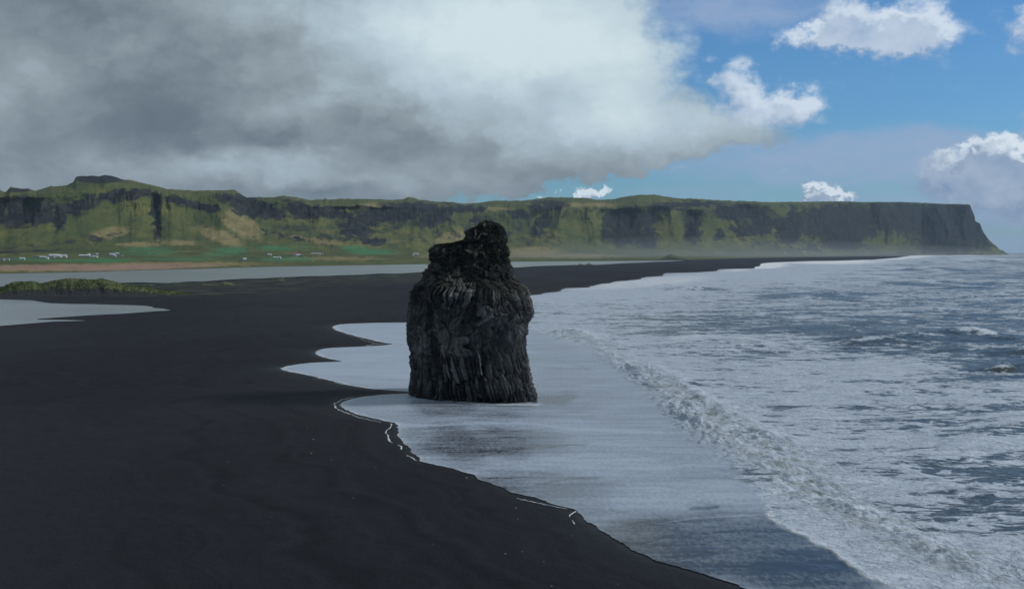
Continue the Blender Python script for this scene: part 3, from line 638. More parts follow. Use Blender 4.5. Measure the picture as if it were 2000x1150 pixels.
for cu, cvv, ru, rv, ro in FIELD: field = np.maximum(field, ell(PU + (wU - PU) * .5, PV + (wV - PV) * .2, cu, cvv, ru, rv, ro))
BROWN = [(150, 522, 300, 8, -1), (340, 516, 200, 5, 0), (470, 438, 50, 22, 32), (640, 505, 110, 4, 0), (900, 462, 60, 12, -10), (870, 500, 60, 6, 0), (1040, 492, 60, 10, 0), (1150, 400, 60, 5, 0), (620, 470, 60, 6, 8), (430, 462, 50, 14, 20), (345, 474, 40, 6, 0), (740, 471, 50, 4, 0), (1100, 500, 120, 4, 0), (215, 455, 40, 12, -10), (270, 478, 50, 5, 0), (960, 408, 40, 5, 0), (730, 402, 30, 6, 0)]
brown = np.zeros_like(HX)
for cu, cvv, ru, rv, ro in BROWN: brown = np.maximum(brown, ell(wU, PV + (wV - PV) * .4, cu, cvv, ru, rv, ro))
red = ell(wU, PV + (wV - PV) * .2, 150, 523, 230, 6.5) + .7 * ell(wU, PV, 330, 518, 120, 4)
shorel = np.zeros_like(HX); shorel[:nA - 1] = 1 - sstep(.01, .07, sA[:-1]); shorel *= (PU < 1990)
def hill_material():
    m, q, b, pos = material('hill_slopes')
    rock_, field_, brown_, red_, shore_ = (q.attr(k) for k in ('rock', 'field', 'brown', 'red', 'shore'))
    n1 = q.noise(pos, .0038, 6, .62); n2 = q.noise(q.vm('MULTIPLY', pos, (1, .4, 1.4)), .02, 6, .68); n3 = q.noise(q.vm('MULTIPLY', pos, (1, .3, .6)), .04, 5, .65)
    c = q.mix(q.mr(n1, .30, .70), (.064, .088, .032), (.178, .168, .054))  # broad grass tones; the wide range imitates patches of sun and cloud shadow
    c = q.mix(q.mr(n2, .36, .62, 0, .8), c, (.070, .100, .038))
    c = q.mix(q.m('MULTIPLY', brown_, q.mr(n2, .3, .6, .35, 1.)), c, (.27, .225, .105))
    c = q.mix(q.m('MULTIPLY', red_, q.mr(n2, .3, .55, .5, 1.)), c, (.36, .235, .175))
    c = q.mix(q.m('MULTIPLY', field_, q.mr(q.noise(q.vm('MULTIPLY', pos, (.5, 1, 1)), .006, 3, .5), .38, .52, .25, .95)), c, (.070, .20, .085))
    rk = q.mr(q.m('ADD', q.m('SUBTRACT', rock_, .5), q.m('MULTIPLY', q.m('SUBTRACT', q.mixf(.5, n2, n3), .5), 4.2)), -.30, .30)
    slope = q.sep(q.new('ShaderNodeNewGeometry').outputs['Normal'])[2]
    rk = q.m('MAXIMUM', rk, q.m('MULTIPLY', q.mr(slope, .22, .05), .5))
    rc = q.mix(q.mr(n3, .42, .66), (.014, .018, .023), (.046, .048, .046))
    c = q.mix(rk, c, rc)
    c = q.mix(q.m('MULTIPLY', shore_, .85), c, (.085, .085, .062))
    q.put(b.inputs['Base Color'], c); b.inputs['Roughness'].default_value = .95; b.inputs['Specular IOR Level'].default_value = .1
    bump(q, b, q.m('ADD', n2, q.m('MULTIPLY', n3, .6)), 14., .8)
    return m
props(grid_mesh('hills', np.stack([HX, HY, HZ], -1), hill_material(), {'rock': rock, 'field': field, 'brown': brown, 'red': np.clip(red, 0, 1), 'shore': shorel}), kind='structure')
def on_land(u, v):
    j = int(np.argmin(np.abs(hu - u)))
    vv = project(HX[:nA + nB - 1, j], HY[:nA + nB - 1, j], HZ[:nA + nB - 1, j])[1]
    k = int(np.argmin(np.abs(vv[:nA + 150] - v)))
    y = HY[k, j]; z = HZ[k, j]
    return ((u - 1000) / F * (y * cp - (z - H) * sp_), y, z)
print('terrain done')

# ------------------------------------------------------------------ the sea stack
def build_stack():
    OUT = [  # v, left u, right u
        (432, 945, 954), (434, 940, 964), (436, 939, 970), (440, 937, 974), (444, 934, 977), (447, 927, 979), (451, 917, 980), (455, 914, 981), (462, 913, 983), (468, 909, 985), (471, 903, 986), (474, 894, 986), (476, 888, 987), (478, 862, 987), (481, 855, 987), (487, 848, 988), (494, 843, 989), (503, 846, 990), (515, 848, 992), (520, 844, 993), (527, 839, 995), (536, 835, 997),
        (543, 832, 999), (548, 828, 1007), (553, 819, 1015), (558, 814, 1023), (562, 811, 1028), (570, 806, 1030), (576, 804, 1031), (584, 801, 1034), (592, 799, 1037), (600, 798, 1039), (609, 797, 1041), (616, 797, 1040), (622, 797, 1034), (626, 797, 1030), (650, 797, 1028), (664, 798, 1027), (676, 800, 1027), (687, 806, 1026), (705, 806, 1028),
        (726, 809, 1031), (740, 807, 1035), (755, 805, 1040), (768, 804, 1046), (778, 803, 1050), (788, 802, 1053), (800, 800, 1056), (815, 799, 1058)]
    vs_ = [o[0] for o in OUT]
    NR, NT = 620, 1100
    YC = 258.0
    vv = np.linspace(432, 812, NR)
    zc = H - (vv - V0) / F * YC * 1.0
    jg = sstep(436, 445, vv) * (1 - .6 * sstep(560, 620, vv))
    Lf, Rt = np.interp(vv, vs_, [o[1] for o in OUT]) + jg * fbm(vv * .11, vv * 0, 4, 170, .65) * 7, np.interp(vv, vs_, [o[2] for o in OUT]) + jg * fbm(vv * .10, vv * 0 + 5, 4, 171, .65) * 7
    xl, xr = (Lf - 1000) / F * (YC + 5), (Rt - 1000) / F * (YC - 4)
    cx, a = (xl + xr) / 2, (xr - xl) / 2
    # the upper block leans back from the ledge
    top_ = sstep(558, 545, vv)
    dep = np.where(vv < 560, a * .85, 11.2 + (vv - 560) / 240 * 1.6)
    dep = np.interp(vv, [432, 440, 470, 545, 560, 600, 812], [1.2, 2.6, 4.6, 7.2, 10.4, 11.4, 12.8])
    yc = YC + top_ * .5
    th = np.linspace(0, 2 * np.pi, NT, endpoint=False)
    TH_, ZZ = np.meshgrid(th, zc); VV = np.repeat(vv[:, None], NT, 1)
    ct, st2 = np.cos(TH_), np.sin(TH_)
    pw = .78
    ex = np.sign(ct) * np.abs(ct) ** pw; ey = np.sign(st2) * np.abs(st2) ** pw
    A_ = a[:, None]; Dp = np.interp(VV + (fbm(TH_ * 2.2, VV * .012, 3, 130) * 34 * sstep(470, 530, VV)), [432, 440, 470, 520, 575, 620, 812], [1.2, 2.6, 4.8, 6.6, 10.2, 11.4, 12.8])
    x = cx[:, None] + A_ * ex; y = yc[:, None] + Dp * ey - 4.5 * ex * sstep(540, 600, VV)
    # outward direction
    nx, ny = ex / A_.clip(1), ey / Dp.clip(1); ln = np.hypot(nx, ny) + 1e-9; nx, ny = nx / ln, ny / ln
    # arc coordinate (front seen face has th in (pi, 2pi))
    S = TH_ * 12.
    # big relief
    topz = sstep(575, 540, VV)
    bend = fbm(S * .09, ZZ * .055, 2, 101) * 1.5 + fbm(S * .5, ZZ * .3, 2, 102) * .10
    Sw = S + bend
    f1, f2, idc, tc_ = worley(Sw / .56, ZZ / 4.8 + fbm(S * .2, ZZ * .05, 2, 103) * .5, 104, .7, .25)
    col = .42 * (idc - .5) * 2 + tc_ * .75 + np.clip(.42 - f1, -.3, .42) * .35 - np.exp(-((f2 - f1) / .10) ** 2) * .6
    g1, g2, idb, tb_ = worley(Sw / 1.15 + fbm(S, ZZ, 2, 140) * .3, ZZ / .95 + fbm(S, ZZ, 2, 141) * .3, 105, .95, .8)
    blk = (idb - .5) * 1.1 + tb_ * .7 + np.clip(.5 - g1, -.5, .5) * .2 - np.exp(-((g2 - g1) / .09) ** 2) * .5
    k1, k2, idk, tk_ = worley(Sw / .5 + 9, ZZ / .75, 106, .9, .8)
    sml = (idk - .5) * .38 + tk_ * .5 - np.exp(-((k2 - k1) / .1) ** 2) * .14
    big = fbm(S * .085, ZZ * .075, 3, 107) * 2.6 + fbm(S * .26, ZZ * .16, 3, 108) * 2.0
    fine = fbm(S * 1.6, ZZ * 1.4, 4, 109, .65) * .36
    # caves and overhangs between upper, middle and lower column tiers
    mid = np.exp(-((VV - 672 - fbm(S * .12, ZZ * 0, 2, 110) * 22) / 16) ** 2)
    brow = np.exp(-((VV - 598 - fbm(S * .15, ZZ * 0 + 4, 2, 111) * 16) / 13) ** 2) * sstep(.05, .35, perlin(S * .13, ZZ * 0 + 8, 112) + .25)
    wcol = (1 - topz) * (1 - .5 * np.exp(-((VV - 645) / 25.) ** 2))
    m1, m2, idm, tm_ = worley(S / 2.6 + fbm(S * .4, ZZ * .3, 2, 160) * .5, ZZ / 4.2 + fbm(S * .4, ZZ * .3, 2, 161) * .4, 162, .95, .8)
    mass = (idm - .5) * 1.1 + tm_ * 1.6 - np.exp(-((m2 - m1) / .06) ** 2) * .5
    midz = np.clip(sstep(575, 600, VV) * (1 - sstep(672, 715, VV + fbm(S * .2, ZZ * 0, 2, 163) * 50)), 0, 1)
    wcol = wcol * (1 - .68 * midz)
    crag = (ridged(S * .30, ZZ * .34, 5, 150, .62) - .45) * 2.4
    disp = mass * (.14 + .6 * midz) * (1 - topz) + crag * topz * (.6 + .4 * sstep(470, 500, VV)) + big * (1 - .45 * topz) + col * wcol * 1.6 + blk * (topz * .38 + .16) + sml * (.24 + .4 * topz) + fine * .7 - mid * .45 - brow * .9
    low_ = sstep(735, 770, VV); disp += low_ * (blk * .25)
    facew = .22 + .78 * np.clip(np.abs(ey) ** 2.2, 0, 1)    # keep the traced outline, let the faces vary
    disp = disp * facew + (blk * (.25 + .1 * topz) + crag * .35 * topz + sml * .5 + fine * .7) * (1 - facew) * .9 + .1
    capf = sstep(432, 446, VV); disp = disp * (.25 + .75 * capf)
    x = x + nx * disp; y = y + ny * disp
    z = ZZ + (idb - .5) * .5 * topz * capf
    z = np.where(VV < 432.9, ZZ - .1, z)
    # the ledge: shave front of the left shoulder so the peak stands behind it
    shoulder = sstep(930, 890, 1000 + x / YC * F) * sstep(560, 520, VV)
    y = y + shoulder * 1.2
    # foot reaches down past the water
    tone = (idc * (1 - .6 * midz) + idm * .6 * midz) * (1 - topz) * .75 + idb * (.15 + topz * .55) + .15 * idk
    light = .35 * sstep(.0, .6, fbm(S * .12, ZZ * .1, 3, 151) * 2) + ell(1000 + x / y * F, VV, 868, 640, 26, 55) * .8 + ell(1000 + x / y * F, VV, 985, 690, 45, 60) * .5 + ell(1000 + x / y * F, VV, 960, 745, 60, 30) * .3  # pale stone; the patches at lower right paint in light on the columns
    crack = np.clip(np.exp(-((f2 - f1) / .10) ** 2) * wcol + np.exp(-((g2 - g1) / .1) ** 2) * (topz + .2) , 0, 1)
    co = np.stack([x, y, z], -1)
    # close the top
    cap = np.repeat(np.array([[[cx[0], yc[0], zc[0] + .15]]]), NT, 1)
    co = np.concatenate([cap, co]); pad = lambda a_: np.concatenate([a_[:1], a_])
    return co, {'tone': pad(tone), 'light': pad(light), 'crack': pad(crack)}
def basalt():
    m, q, b, pos = material('basalt')
    tone, light, crack = q.attr('tone'), q.attr('light'), q.attr('crack')
    n1 = q.noise(pos, .45, 6, .65); n2 = q.noise(pos, 2.5, 5, .7); n3 = q.noise(q.vm('MULTIPLY', pos, (1, 1, .25)), .9, 4, .6)
    px, py, pz = q.sep(pos)
    c = q.mix(q.m('POWER', q.mr(tone, .15, 1.0, 0, 1, 'LINEAR'), 1.7), (.019, .020, .024), (.36, .355, .34))
    c = q.mix(q.mr(n3, .4, .7, 0, .55), c, (.085, .080, .072))
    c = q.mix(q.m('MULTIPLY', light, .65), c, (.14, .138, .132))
    c = q.mix(q.mr(n1, .46, .66, 0, .75), c, (.012, .013, .016))
    nz = q.sep(q.new('ShaderNodeNewGeometry').outputs['Normal'])[2]
    moss = q.m('MULTIPLY', q.mr(nz, .25, .65), q.mr(pz, 19., 25., 0., 1.))
    moss = q.m('MAXIMUM', moss, q.m('MULTIPLY', q.mr(nz, .0, .5), q.mr(pz, 32.5, 35., 0., 1.)))
    moss = q.m('MULTIPLY', moss, q.mr(n2, .38, .58, .2, 1.))
    c = q.mix(moss, c, (.046, .044, .022))
    c = q.mix(q.mr(n2, .62, .75, 0, .5), c, (.13, .13, .12))
    wetz = q.mr(q.m('ADD', pz, q.m('MULTIPLY', n1, 2.)), 4.4, 2.4)
    c = q.mix(q.m('MULTIPLY', wetz, .55), c, (.018, .020, .026))
    c = q.mix(q.m('MULTIPLY', crack, .5), c, (.007, .007, .008))  # cracks darkened in colour too, standing in for shade in the crevices
    q.put(b.inputs['Base Color'], c); q.put(b.inputs['Roughness'], q.mixf(wetz, .8, .38)); b.inputs['Specular IOR Level'].default_value = .4
    bump(q, b, q.m('ADD', q.m('MULTIPLY', n2, .5), q.noise(pos, 7., 4, .7)), .22, 1.)
    return m
BAS = basalt()
co, at = build_stack()
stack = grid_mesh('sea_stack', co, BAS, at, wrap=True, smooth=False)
props(stack, 'tall dark basalt sea stack of bent columns standing in the foaming swash', 'rock stack')
# tufts on the flat bits of the stack
def grass_mat(name, c1, c2, sc_=.5):
    m, q, b, pos = material(name)
    q.put(b.inputs['Base Color'], q.mix(q.mr(q.noise(pos, sc_, 4, .6), .35, .65), c1, c2)); b.inputs['Roughness'].default_value = .9; b.inputs['Specular IOR Level'].default_value = .1
    return m
def tufts(name, points, mat, h0, h1, blades, parent=None, seed=1, spread=.5, width=.12):
    rnd = random.Random(seed); V_, F_ = [], []
    for (x, y, z, k) in points:
        for _ in range(blades):
            a_ = rnd.uniform(0, 6.283); r_ = rnd.uniform(0, spread) * k; hh = rnd.uniform(h0, h1) * k; w_ = width * k * rnd.uniform(.6, 1.3)
            bx, by = x + math.cos(a_) * r_, y + math.sin(a_) * r_; b2 = rnd.uniform(0, 6.283); lean = rnd.uniform(.1, .55) * hh
            i = len(V_)
            V_ += [(bx - math.cos(b2) * w_, by - math.sin(b2) * w_, z - .1), (bx + math.cos(b2) * w_, by + math.sin(b2) * w_, z - .1), (bx + math.cos(a_) * lean, by + math.sin(a_) * lean, z + hh)]
            F_.append((i, i + 1, i + 2))
    return py_mesh(name, V_, F_, mat, parent)
me = stack.data
nrm = np.zeros(len(me.polygons) * 3); me.polygons.foreach_get('normal', nrm); nrm = nrm.reshape(-1, 3)
cen = np.zeros(len(me.polygons) * 3); me.polygons.foreach_get('center', cen); cen = cen.reshape(-1, 3)
ok = np.where((nrm[:, 2] > .45) & (cen[:, 2] > 21) & (cen[:, 1] < 262))[0]
rs = np.random.RandomState(4); pick = rs.choice(ok, min(900, len(ok)), replace=False)
tp = [(cen[i, 0], cen[i, 1], cen[i, 2], rs.uniform(.6, 1.2)) for i in pick]
tg = tufts('grass_cover', tp, grass_mat('dry_grass', (.040, .040, .018), (.075, .062, .030)), .15, .42, 9, stack, 3, .35, .05)

# ------------------------------------------------------------------ grassy dune at the left and small hummocks
DUNE = grass_mat('dune_turf', (.050, .074, .022), (.125, .145, .045), .12)
def dune_material():
    m, q, b, pos = material('dune_slope')
    gr = q.attr('grass'); n = q.noise(pos, .35, 5, .65)
    c = q.mix(q.mr(q.noise(pos, .12, 5, .6), .35, .65), (.045, .068, .020), (.120, .140, .042))
    c = q.mix(q.mr(q.m('ADD', gr, q.m('MULTIPLY', q.m('SUBTRACT', n, .5), 1.4)), .62, .38), c, (.020, .020, .022))
    q.put(b.inputs['Base Color'], c); b.inputs['Roughness'].default_value = .95; bump(q, b, n, 1.2, 1.)
    return m
DSL = dune_material()
def mound(name, prof, v_base, depth, seed, rough=1., back=1.4, label=None):
    """prof: (u, v_top) list; rises from the beach at v_base"""
    us_ = np.linspace(prof[0][0], prof[-1][0], max(60, int((prof[-1][0] - prof[0][0]) * 1.1)))
    vt_ = curve(prof, us_); D0 = H * F / (v_base - V0)
    s = np.linspace(0, 1, 70)[:, None]
    Dc = D0 + depth
    ztop = H - (vt_ - V0) / F * Dc
    ztop = np.maximum(ztop, 0)
    D = D0 - 5 + depth * back * 1.8 * s
    sc_ = (D - D0) / depth
    shp = np.where(sc_ < 1, sstep(-.15, 1, sc_ + 0 * us_), 1 - sstep(1, 2.4, sc_ + 0 * us_))
    n = fbm(us_ * .07 + seed, D * .05, 4, seed) 
    z = ztop * shp * (1 + n * .35 * (1 - shp) * 2) + rough * fbm(us_ * .35, D * .25, 3, seed + 1, .6) * np.clip(ztop / 4, 0, 1) * shp * .9 - .2
    x = (us_[None, :] - 1000) / F * D
    y = D + 0 * x
    gr = np.clip(shp * 1.25 - .16 + n * .4, 0, 1) * np.clip(ztop / 2.5, 0, 1)
    o = grid_mesh(name, np.stack([x, y, z], -1), DSL, {'grass': gr})
    props(o, kind='structure')
    return x, y, z, gr
pr = [(-420, 566), (-300, 552), (-200, 556), (-120, 549), (-60, 556), (-20, 567), (0, 566), (15, 555), (30, 550.5), (65, 549.5), (82, 553.7), (100, 549), (130, 543.5), (160, 545), (180, 546), (200, 544.5), (215, 549), (240, 554), (265, 557.5), (287, 561), (312, 566), (350, 571), (390, 575)]
mx, my, mz, mg = mound('dune', pr, 579, 32, 121)
rs = np.random.RandomState(8)
idx = np.where((mg.ravel() > .3) & (my.ravel() < my.min() + 62))[0]; idx = rs.choice(idx, 5200)
tufts_pts = [(mx.ravel()[i] + rs.uniform(-.5, .5), my.ravel()[i] + rs.uniform(-.5, .5), mz.ravel()[i], rs.uniform(.6, 1.4)) for i in idx]
props(tufts('dune_grass', tufts_pts, DUNE, .3, .7, 6, None, 9, .8, .16), 'tufted green marram grass over the dune at the left of the beach', 'grass', kind='stuff')
for i, (pf, vb, dp) in enumerate([([(270, 560), (284, 557), (292, 554), (300, 557), (318, 560)], 560, 14), ([(360, 559), (385, 556), (400, 554), (425, 555), (436, 549.5), (450, 552), (466, 557), (480, 559)], 559.5, 16), ([(524, 551.5), (536, 549), (548, 545), (560, 548), (575, 551)], 551, 18), ([(535, 545.5), (543, 542), (548, 540), (556, 543), (562, 545.5)], 545.3, 20),
        ([(1124, 519), (1130, 516.5), (1133, 514.4), (1138, 516.3), (1144, 516.6), (1150, 513.6), (1156, 516), (1162, 518.5)], 518.6, 60), ([(1278, 508), (1292, 503), (1302, 499), (1311, 496), (1318, 498), (1328, 501), (1340, 503.5), (1352, 506)], 508, 160)]):
    mound('hummock', pf, vb, dp, 130 + i, .6)

# ------------------------------------------------------------------ thin foam lines left on the sand
def foam_lines():
    m, q, b, pos = material('foam_lace')
    q.put(b.inputs['Base Color'], q.mix(q.mr(q.noise(pos, 3., 3, .6), .4, .6), (.50, .53, .56), (.72, .76, .8))); b.inputs['Roughness'].default_value = .8
    V_, F_ = [], []
    lines = [([(733, 676), (722, 676), (713, 675.5), (722, 673.5), (737, 671.5), (757, 671)], 1.0), ([(688, 632.5), (664, 634), (650, 639), (655, 644), (672, 650), (690, 657)], 1.2), ([(735, 671), (712, 665), (690, 655)], .8), ([(690, 776), (668, 780), (652, 789), (656, 796), (668, 803), (684, 808)], 1.5), ([(668, 803), (700, 815), (745, 825)], 1.2),
             ([(763, 826), (766, 831), (758, 838), (754, 845), (757, 852), (761, 862), (767, 865)], 1.5), ([(778, 868), (784, 872), (785, 878)], 1.3), ([(794, 889), (806, 894), (814, 900)], 1.3), ([(615, 737), (640, 741), (660, 748), (670, 751)], .9), ([(1124, 998), (1117, 1002), (1114, 1006), (1113, 1010)], 1.1), ([(1118, 1016), (1121, 1019), (1122, 1024)], .7), ([(1010, 973), (1060, 984), (1108, 994)], .7)]
    for li, (pts, w) in enumerate(lines):
        L_ = [0]
        for a_, b_ in zip(pts, pts[1:]): L_.append(L_[-1] + math.dist(a_, b_))
        n = max(12, int(L_[-1] / 1.2)); prev = None
        for i in range(n + 1):
            s = L_[-1] * i / n
            u = float(np.interp(s, L_, [p[0] for p in pts])) + float(perlin(s * .13, li * 3.3, 61)) * 2.2; v = float(np.interp(s, L_, [p[1] for p in pts])) + float(perlin(s * .15, li * 2.1, 62)) * 1.3
            s2 = min(s + 1, L_[-1]); s1 = max(s - 1, 0)
            du = float(np.interp(s2, L_, [p[0] for p in pts]) - np.interp(s1, L_, [p[0] for p in pts])); dv = float(np.interp(s2, L_, [p[1] for p in pts]) - np.interp(s1, L_, [p[1] for p in pts]))
            x, y = on_plane(u, v); x2, y2 = on_plane(u + du, v + dv); dx, dy = float(x2 - x), float(y2 - y); ll = math.hypot(dx, dy) + 1e-6
            ww = w * .105 * (.35 + .9 * max(0, float(perlin(s * .22, li * 1.7, 63)) + .5)) * math.sin(math.pi * min(1, max(0, .02 + .96 * i / n))) ** .4
            nx, ny = -dy / ll * ww, dx / ll * ww
            z0 = .06
            V_ += [(x - nx, y - ny, .012 + z0 - .06), (x, y, z0), (x + nx, y + ny, .012 + z0 - .06)]
            k = len(V_) - 3
            if prev is not None: F_ += [(prev, k, k + 1, prev + 1), (prev + 1, k + 1, k + 2, prev + 2)]
            prev = k
    return props(py_mesh('foam_lace', V_, F_, m, smooth=True), 'thin white foam lines left on black sand at the edge of the swash', 'foam', kind='stuff')
foam_lines()

# ------------------------------------------------------------------ pale pebbles scattered on the near sand
def simple(name, c, rough=.85, c2=None, sc_=2.):
    m, q, b, pos = material(name)
    q.put(b.inputs['Base Color'], q.mix(q.mr(q.noise(pos, sc_, 4, .6), .35, .65), c, c2 or [x * .75 for x in c])); b.inputs['Roughness'].default_value = rough
    return m
PEB = simple('pale_stone', (.42, .43, .44), .8)
bm = bmesh.new(); bmesh.ops.create_icosphere(bm, subdivisions=3, radius=1)
for v_ in bm.verts:
    k = 1 + .22 * float(perlin(v_.co.x * 1.3 + v_.co.z, v_.co.y * 1.3 + v_.co.z * .7, 5)); v_.co = v_.co * k; v_.co.z *= .55; v_.co.x *= 1.35
pm = bpy.data.meshes.new('pebble'); bm.to_mesh(pm); bm.free(); pm.materials.append(PEB)
for p_ in pm.polygons: p_.use_smooth = True
peb = [(140, 731, .18), (446, 902, .10), (437, 948, .12), (612, 858, .15), (608, 885, .13), (647, 897, .1), (911, 933, .13), (1008, 992, .11), (1011, 1013, .07), (987, 1081, .11), (1020, 1077, .07), (1062, 1096, .06), (1118, 1046, .06), (1077, 1144, .09), (600, 836, .1), (694, 778, .1), (280, 928, .07), (733, 912, .08), (782, 1008, .06), (845, 1062, .06), (530, 1010, .06), (690, 972, .07), (575, 890, .07), (1207, 1140, .06)]
peb_lab = ['white pebble alone on the dark sand below the still pond', 'pale pebble left of centre on the near sand, upper of a spaced pair', 'pale pebble left of centre on the near sand, lower of a spaced pair', 'pale pebble left of the dark gap in the foam edge, upper of two close together', 'pale pebble left of the foam edge, lower of two close together', 'faint pebble a little below and right of the close pair left of the foam', 'pale pebble just left of the corner where the swash edge turns right', 'larger pale pebble below the swash edge, upper of two in a column', 'small pale pebble below the swash edge, lower of two in a column', 'pale pebble near the bottom, left of a pair of tiny ones',
 'tiny pebble right of the bright one near the bottom', 'tiny pale pebble halfway between the bottom edge and the white foam hook', 'pale pebble directly below the white foam hook on the sand', 'pale pebble at the very bottom edge, right of centre', 'pale pebble level with the dark foam gap, furthest up the beach there', 'pale pebble just under the rounded foam lobe beside the stack', 'faint pebble far left on the open dark sand', 'faint pebble in the middle of the sand, right of the close pair', 'small pebble in the middle of the near sand, lower right of the faint one', 'small pebble low on the near sand, left of the column of two', 'small pebble low on the left half of the near sand', 'faint pebble in line between the lower left pebble and the foam corner', 'tiny pebble just left of the lower one of the close pair', 'tiny pebble at the bottom edge closest to the wet sand']
for i, (u, v, r) in enumerate(peb):
    r = r * .72
    o = bpy.data.objects.new('pebble', pm); C.objects.link(o); x, y = on_plane(u, v)
    o.location = (float(x), float(y), r * .3 + .25); x, y = on_plane(u, v, .25); o.location = (float(x), float(y), .25 + r * .3); o.scale = (r, r, r); o.rotation_euler = (0, 0, i * 1.7)
    props(o, peb_lab[i], 'pebble', 'pale pebbles scattered on the black sand')

# ------------------------------------------------------------------ driftwood at the foot of the dune
WOOD = simple('bleached_wood', (.34, .32, .28), .9)
def log_mesh(x, y, z, L_, r, yaw, tilt, parent, name, seed):
    n, k = 14, 8; V_, F_ = [], []
    for i in range(n):
        t_ = i / (n - 1); s = (t_ - .5) * L_; rr_ = r * (1 - .55 * t_) * (1 + .15 * math.sin(i * 2.1 + seed))
        cx_, cy_, cz_ = x + math.cos(yaw) * s, y + math.sin(yaw) * s, z + math.sin(tilt) * (s + L_ / 2) + r * .7 + .12 * math.sin(i + seed) * r
        for j in range(k):
            a_ = 6.2832 * j / k; V_.append((cx_ - math.sin(yaw) * math.cos(a_) * rr_, cy_ + math.cos(yaw) * math.cos(a_) * rr_, cz_ + math.sin(a_) * rr_))
    for i in range(n - 1):
        for j in range(k): F_.append((i * k + j, i * k + (j + 1) % k, (i + 1) * k + (j + 1) % k, (i + 1) * k + j))
    F_.append(tuple(range(k))[::-1]); F_.append(tuple(range((n - 1) * k, n * k)))
    return py_mesh(name, V_, F_, WOOD, parent, smooth=True)
for u, v, L_, r, yaw, lab, br in [(180, 571, 9, .32, .15, 'bleached driftwood trunk with upright broken branches below the dune', True), (205, 572, 13, .25, -.05, 'long pale driftwood log lying right of the branched trunk', False), (228, 567, 8, .22, .1, 'short pale driftwood log highest on the dune foot', False), (262, 571, 6, .2, -.2, 'small pale driftwood pole furthest right below the dune', False)]:
    x, y = on_plane(u, v, .4); x = float(x); y = float(y) - 6
    t_o = log_mesh(x, y, .2, L_, r, yaw, .02, None, 'driftwood', u)
    props(t_o, lab, 'driftwood', 'driftwood along the foot of the dune')
    if br:
        for dx, L2, ya, ti in [(-.5, 4.2, 2.2, 1.1), (.8, 3.2, .9, .9), (-1.8, 2.6, 2.8, .8)]:
            log_mesh(x + dx, y, .3, L2, r * .5, ya, ti, t_o, 'branch', L2)

# ------------------------------------------------------------------ farms on the plain below the hills
M_W = simple('white_wall', (.60, .61, .60), .7, sc_=.3); M_G = simple('grey_wall', (.42, .43, .43), .8, sc_=.3); M_D = simple('dark_wall', (.07, .075, .08), .8, sc_=.3)
R_W = simple('pale_sheet_roof', (.66, .70, .72), .5, sc_=.3); R_R = simple('red_sheet_roof', (.42, .07, .05), .6, sc_=.3); R_G = simple('grey_sheet_roof', (.24, .26, .28), .6, sc_=.3); R_N = simple('green_sheet_roof', (.07, .20, .12), .6, sc_=.3)
M_P = simple('window_glass', (.05, .06, .08), .15); M_F = simple('door_paint', (.16, .12, .10), .6)
def box(V_, F_, x0, x1, y0, y1, z0, z1):
    i = len(V_); V_ += [(x, y, z) for z in (z0, z1) for x, y in ((x0, y0), (x1, y0), (x1, y1), (x0, y1))]
    F_ += [(i + 3, i + 2, i + 1, i), (i + 4, i + 5, i + 6, i + 7)] + [(i + j, i + (j + 1) % 4, i + 4 + (j + 1) % 4, i + 4 + j) for j in range(4)]
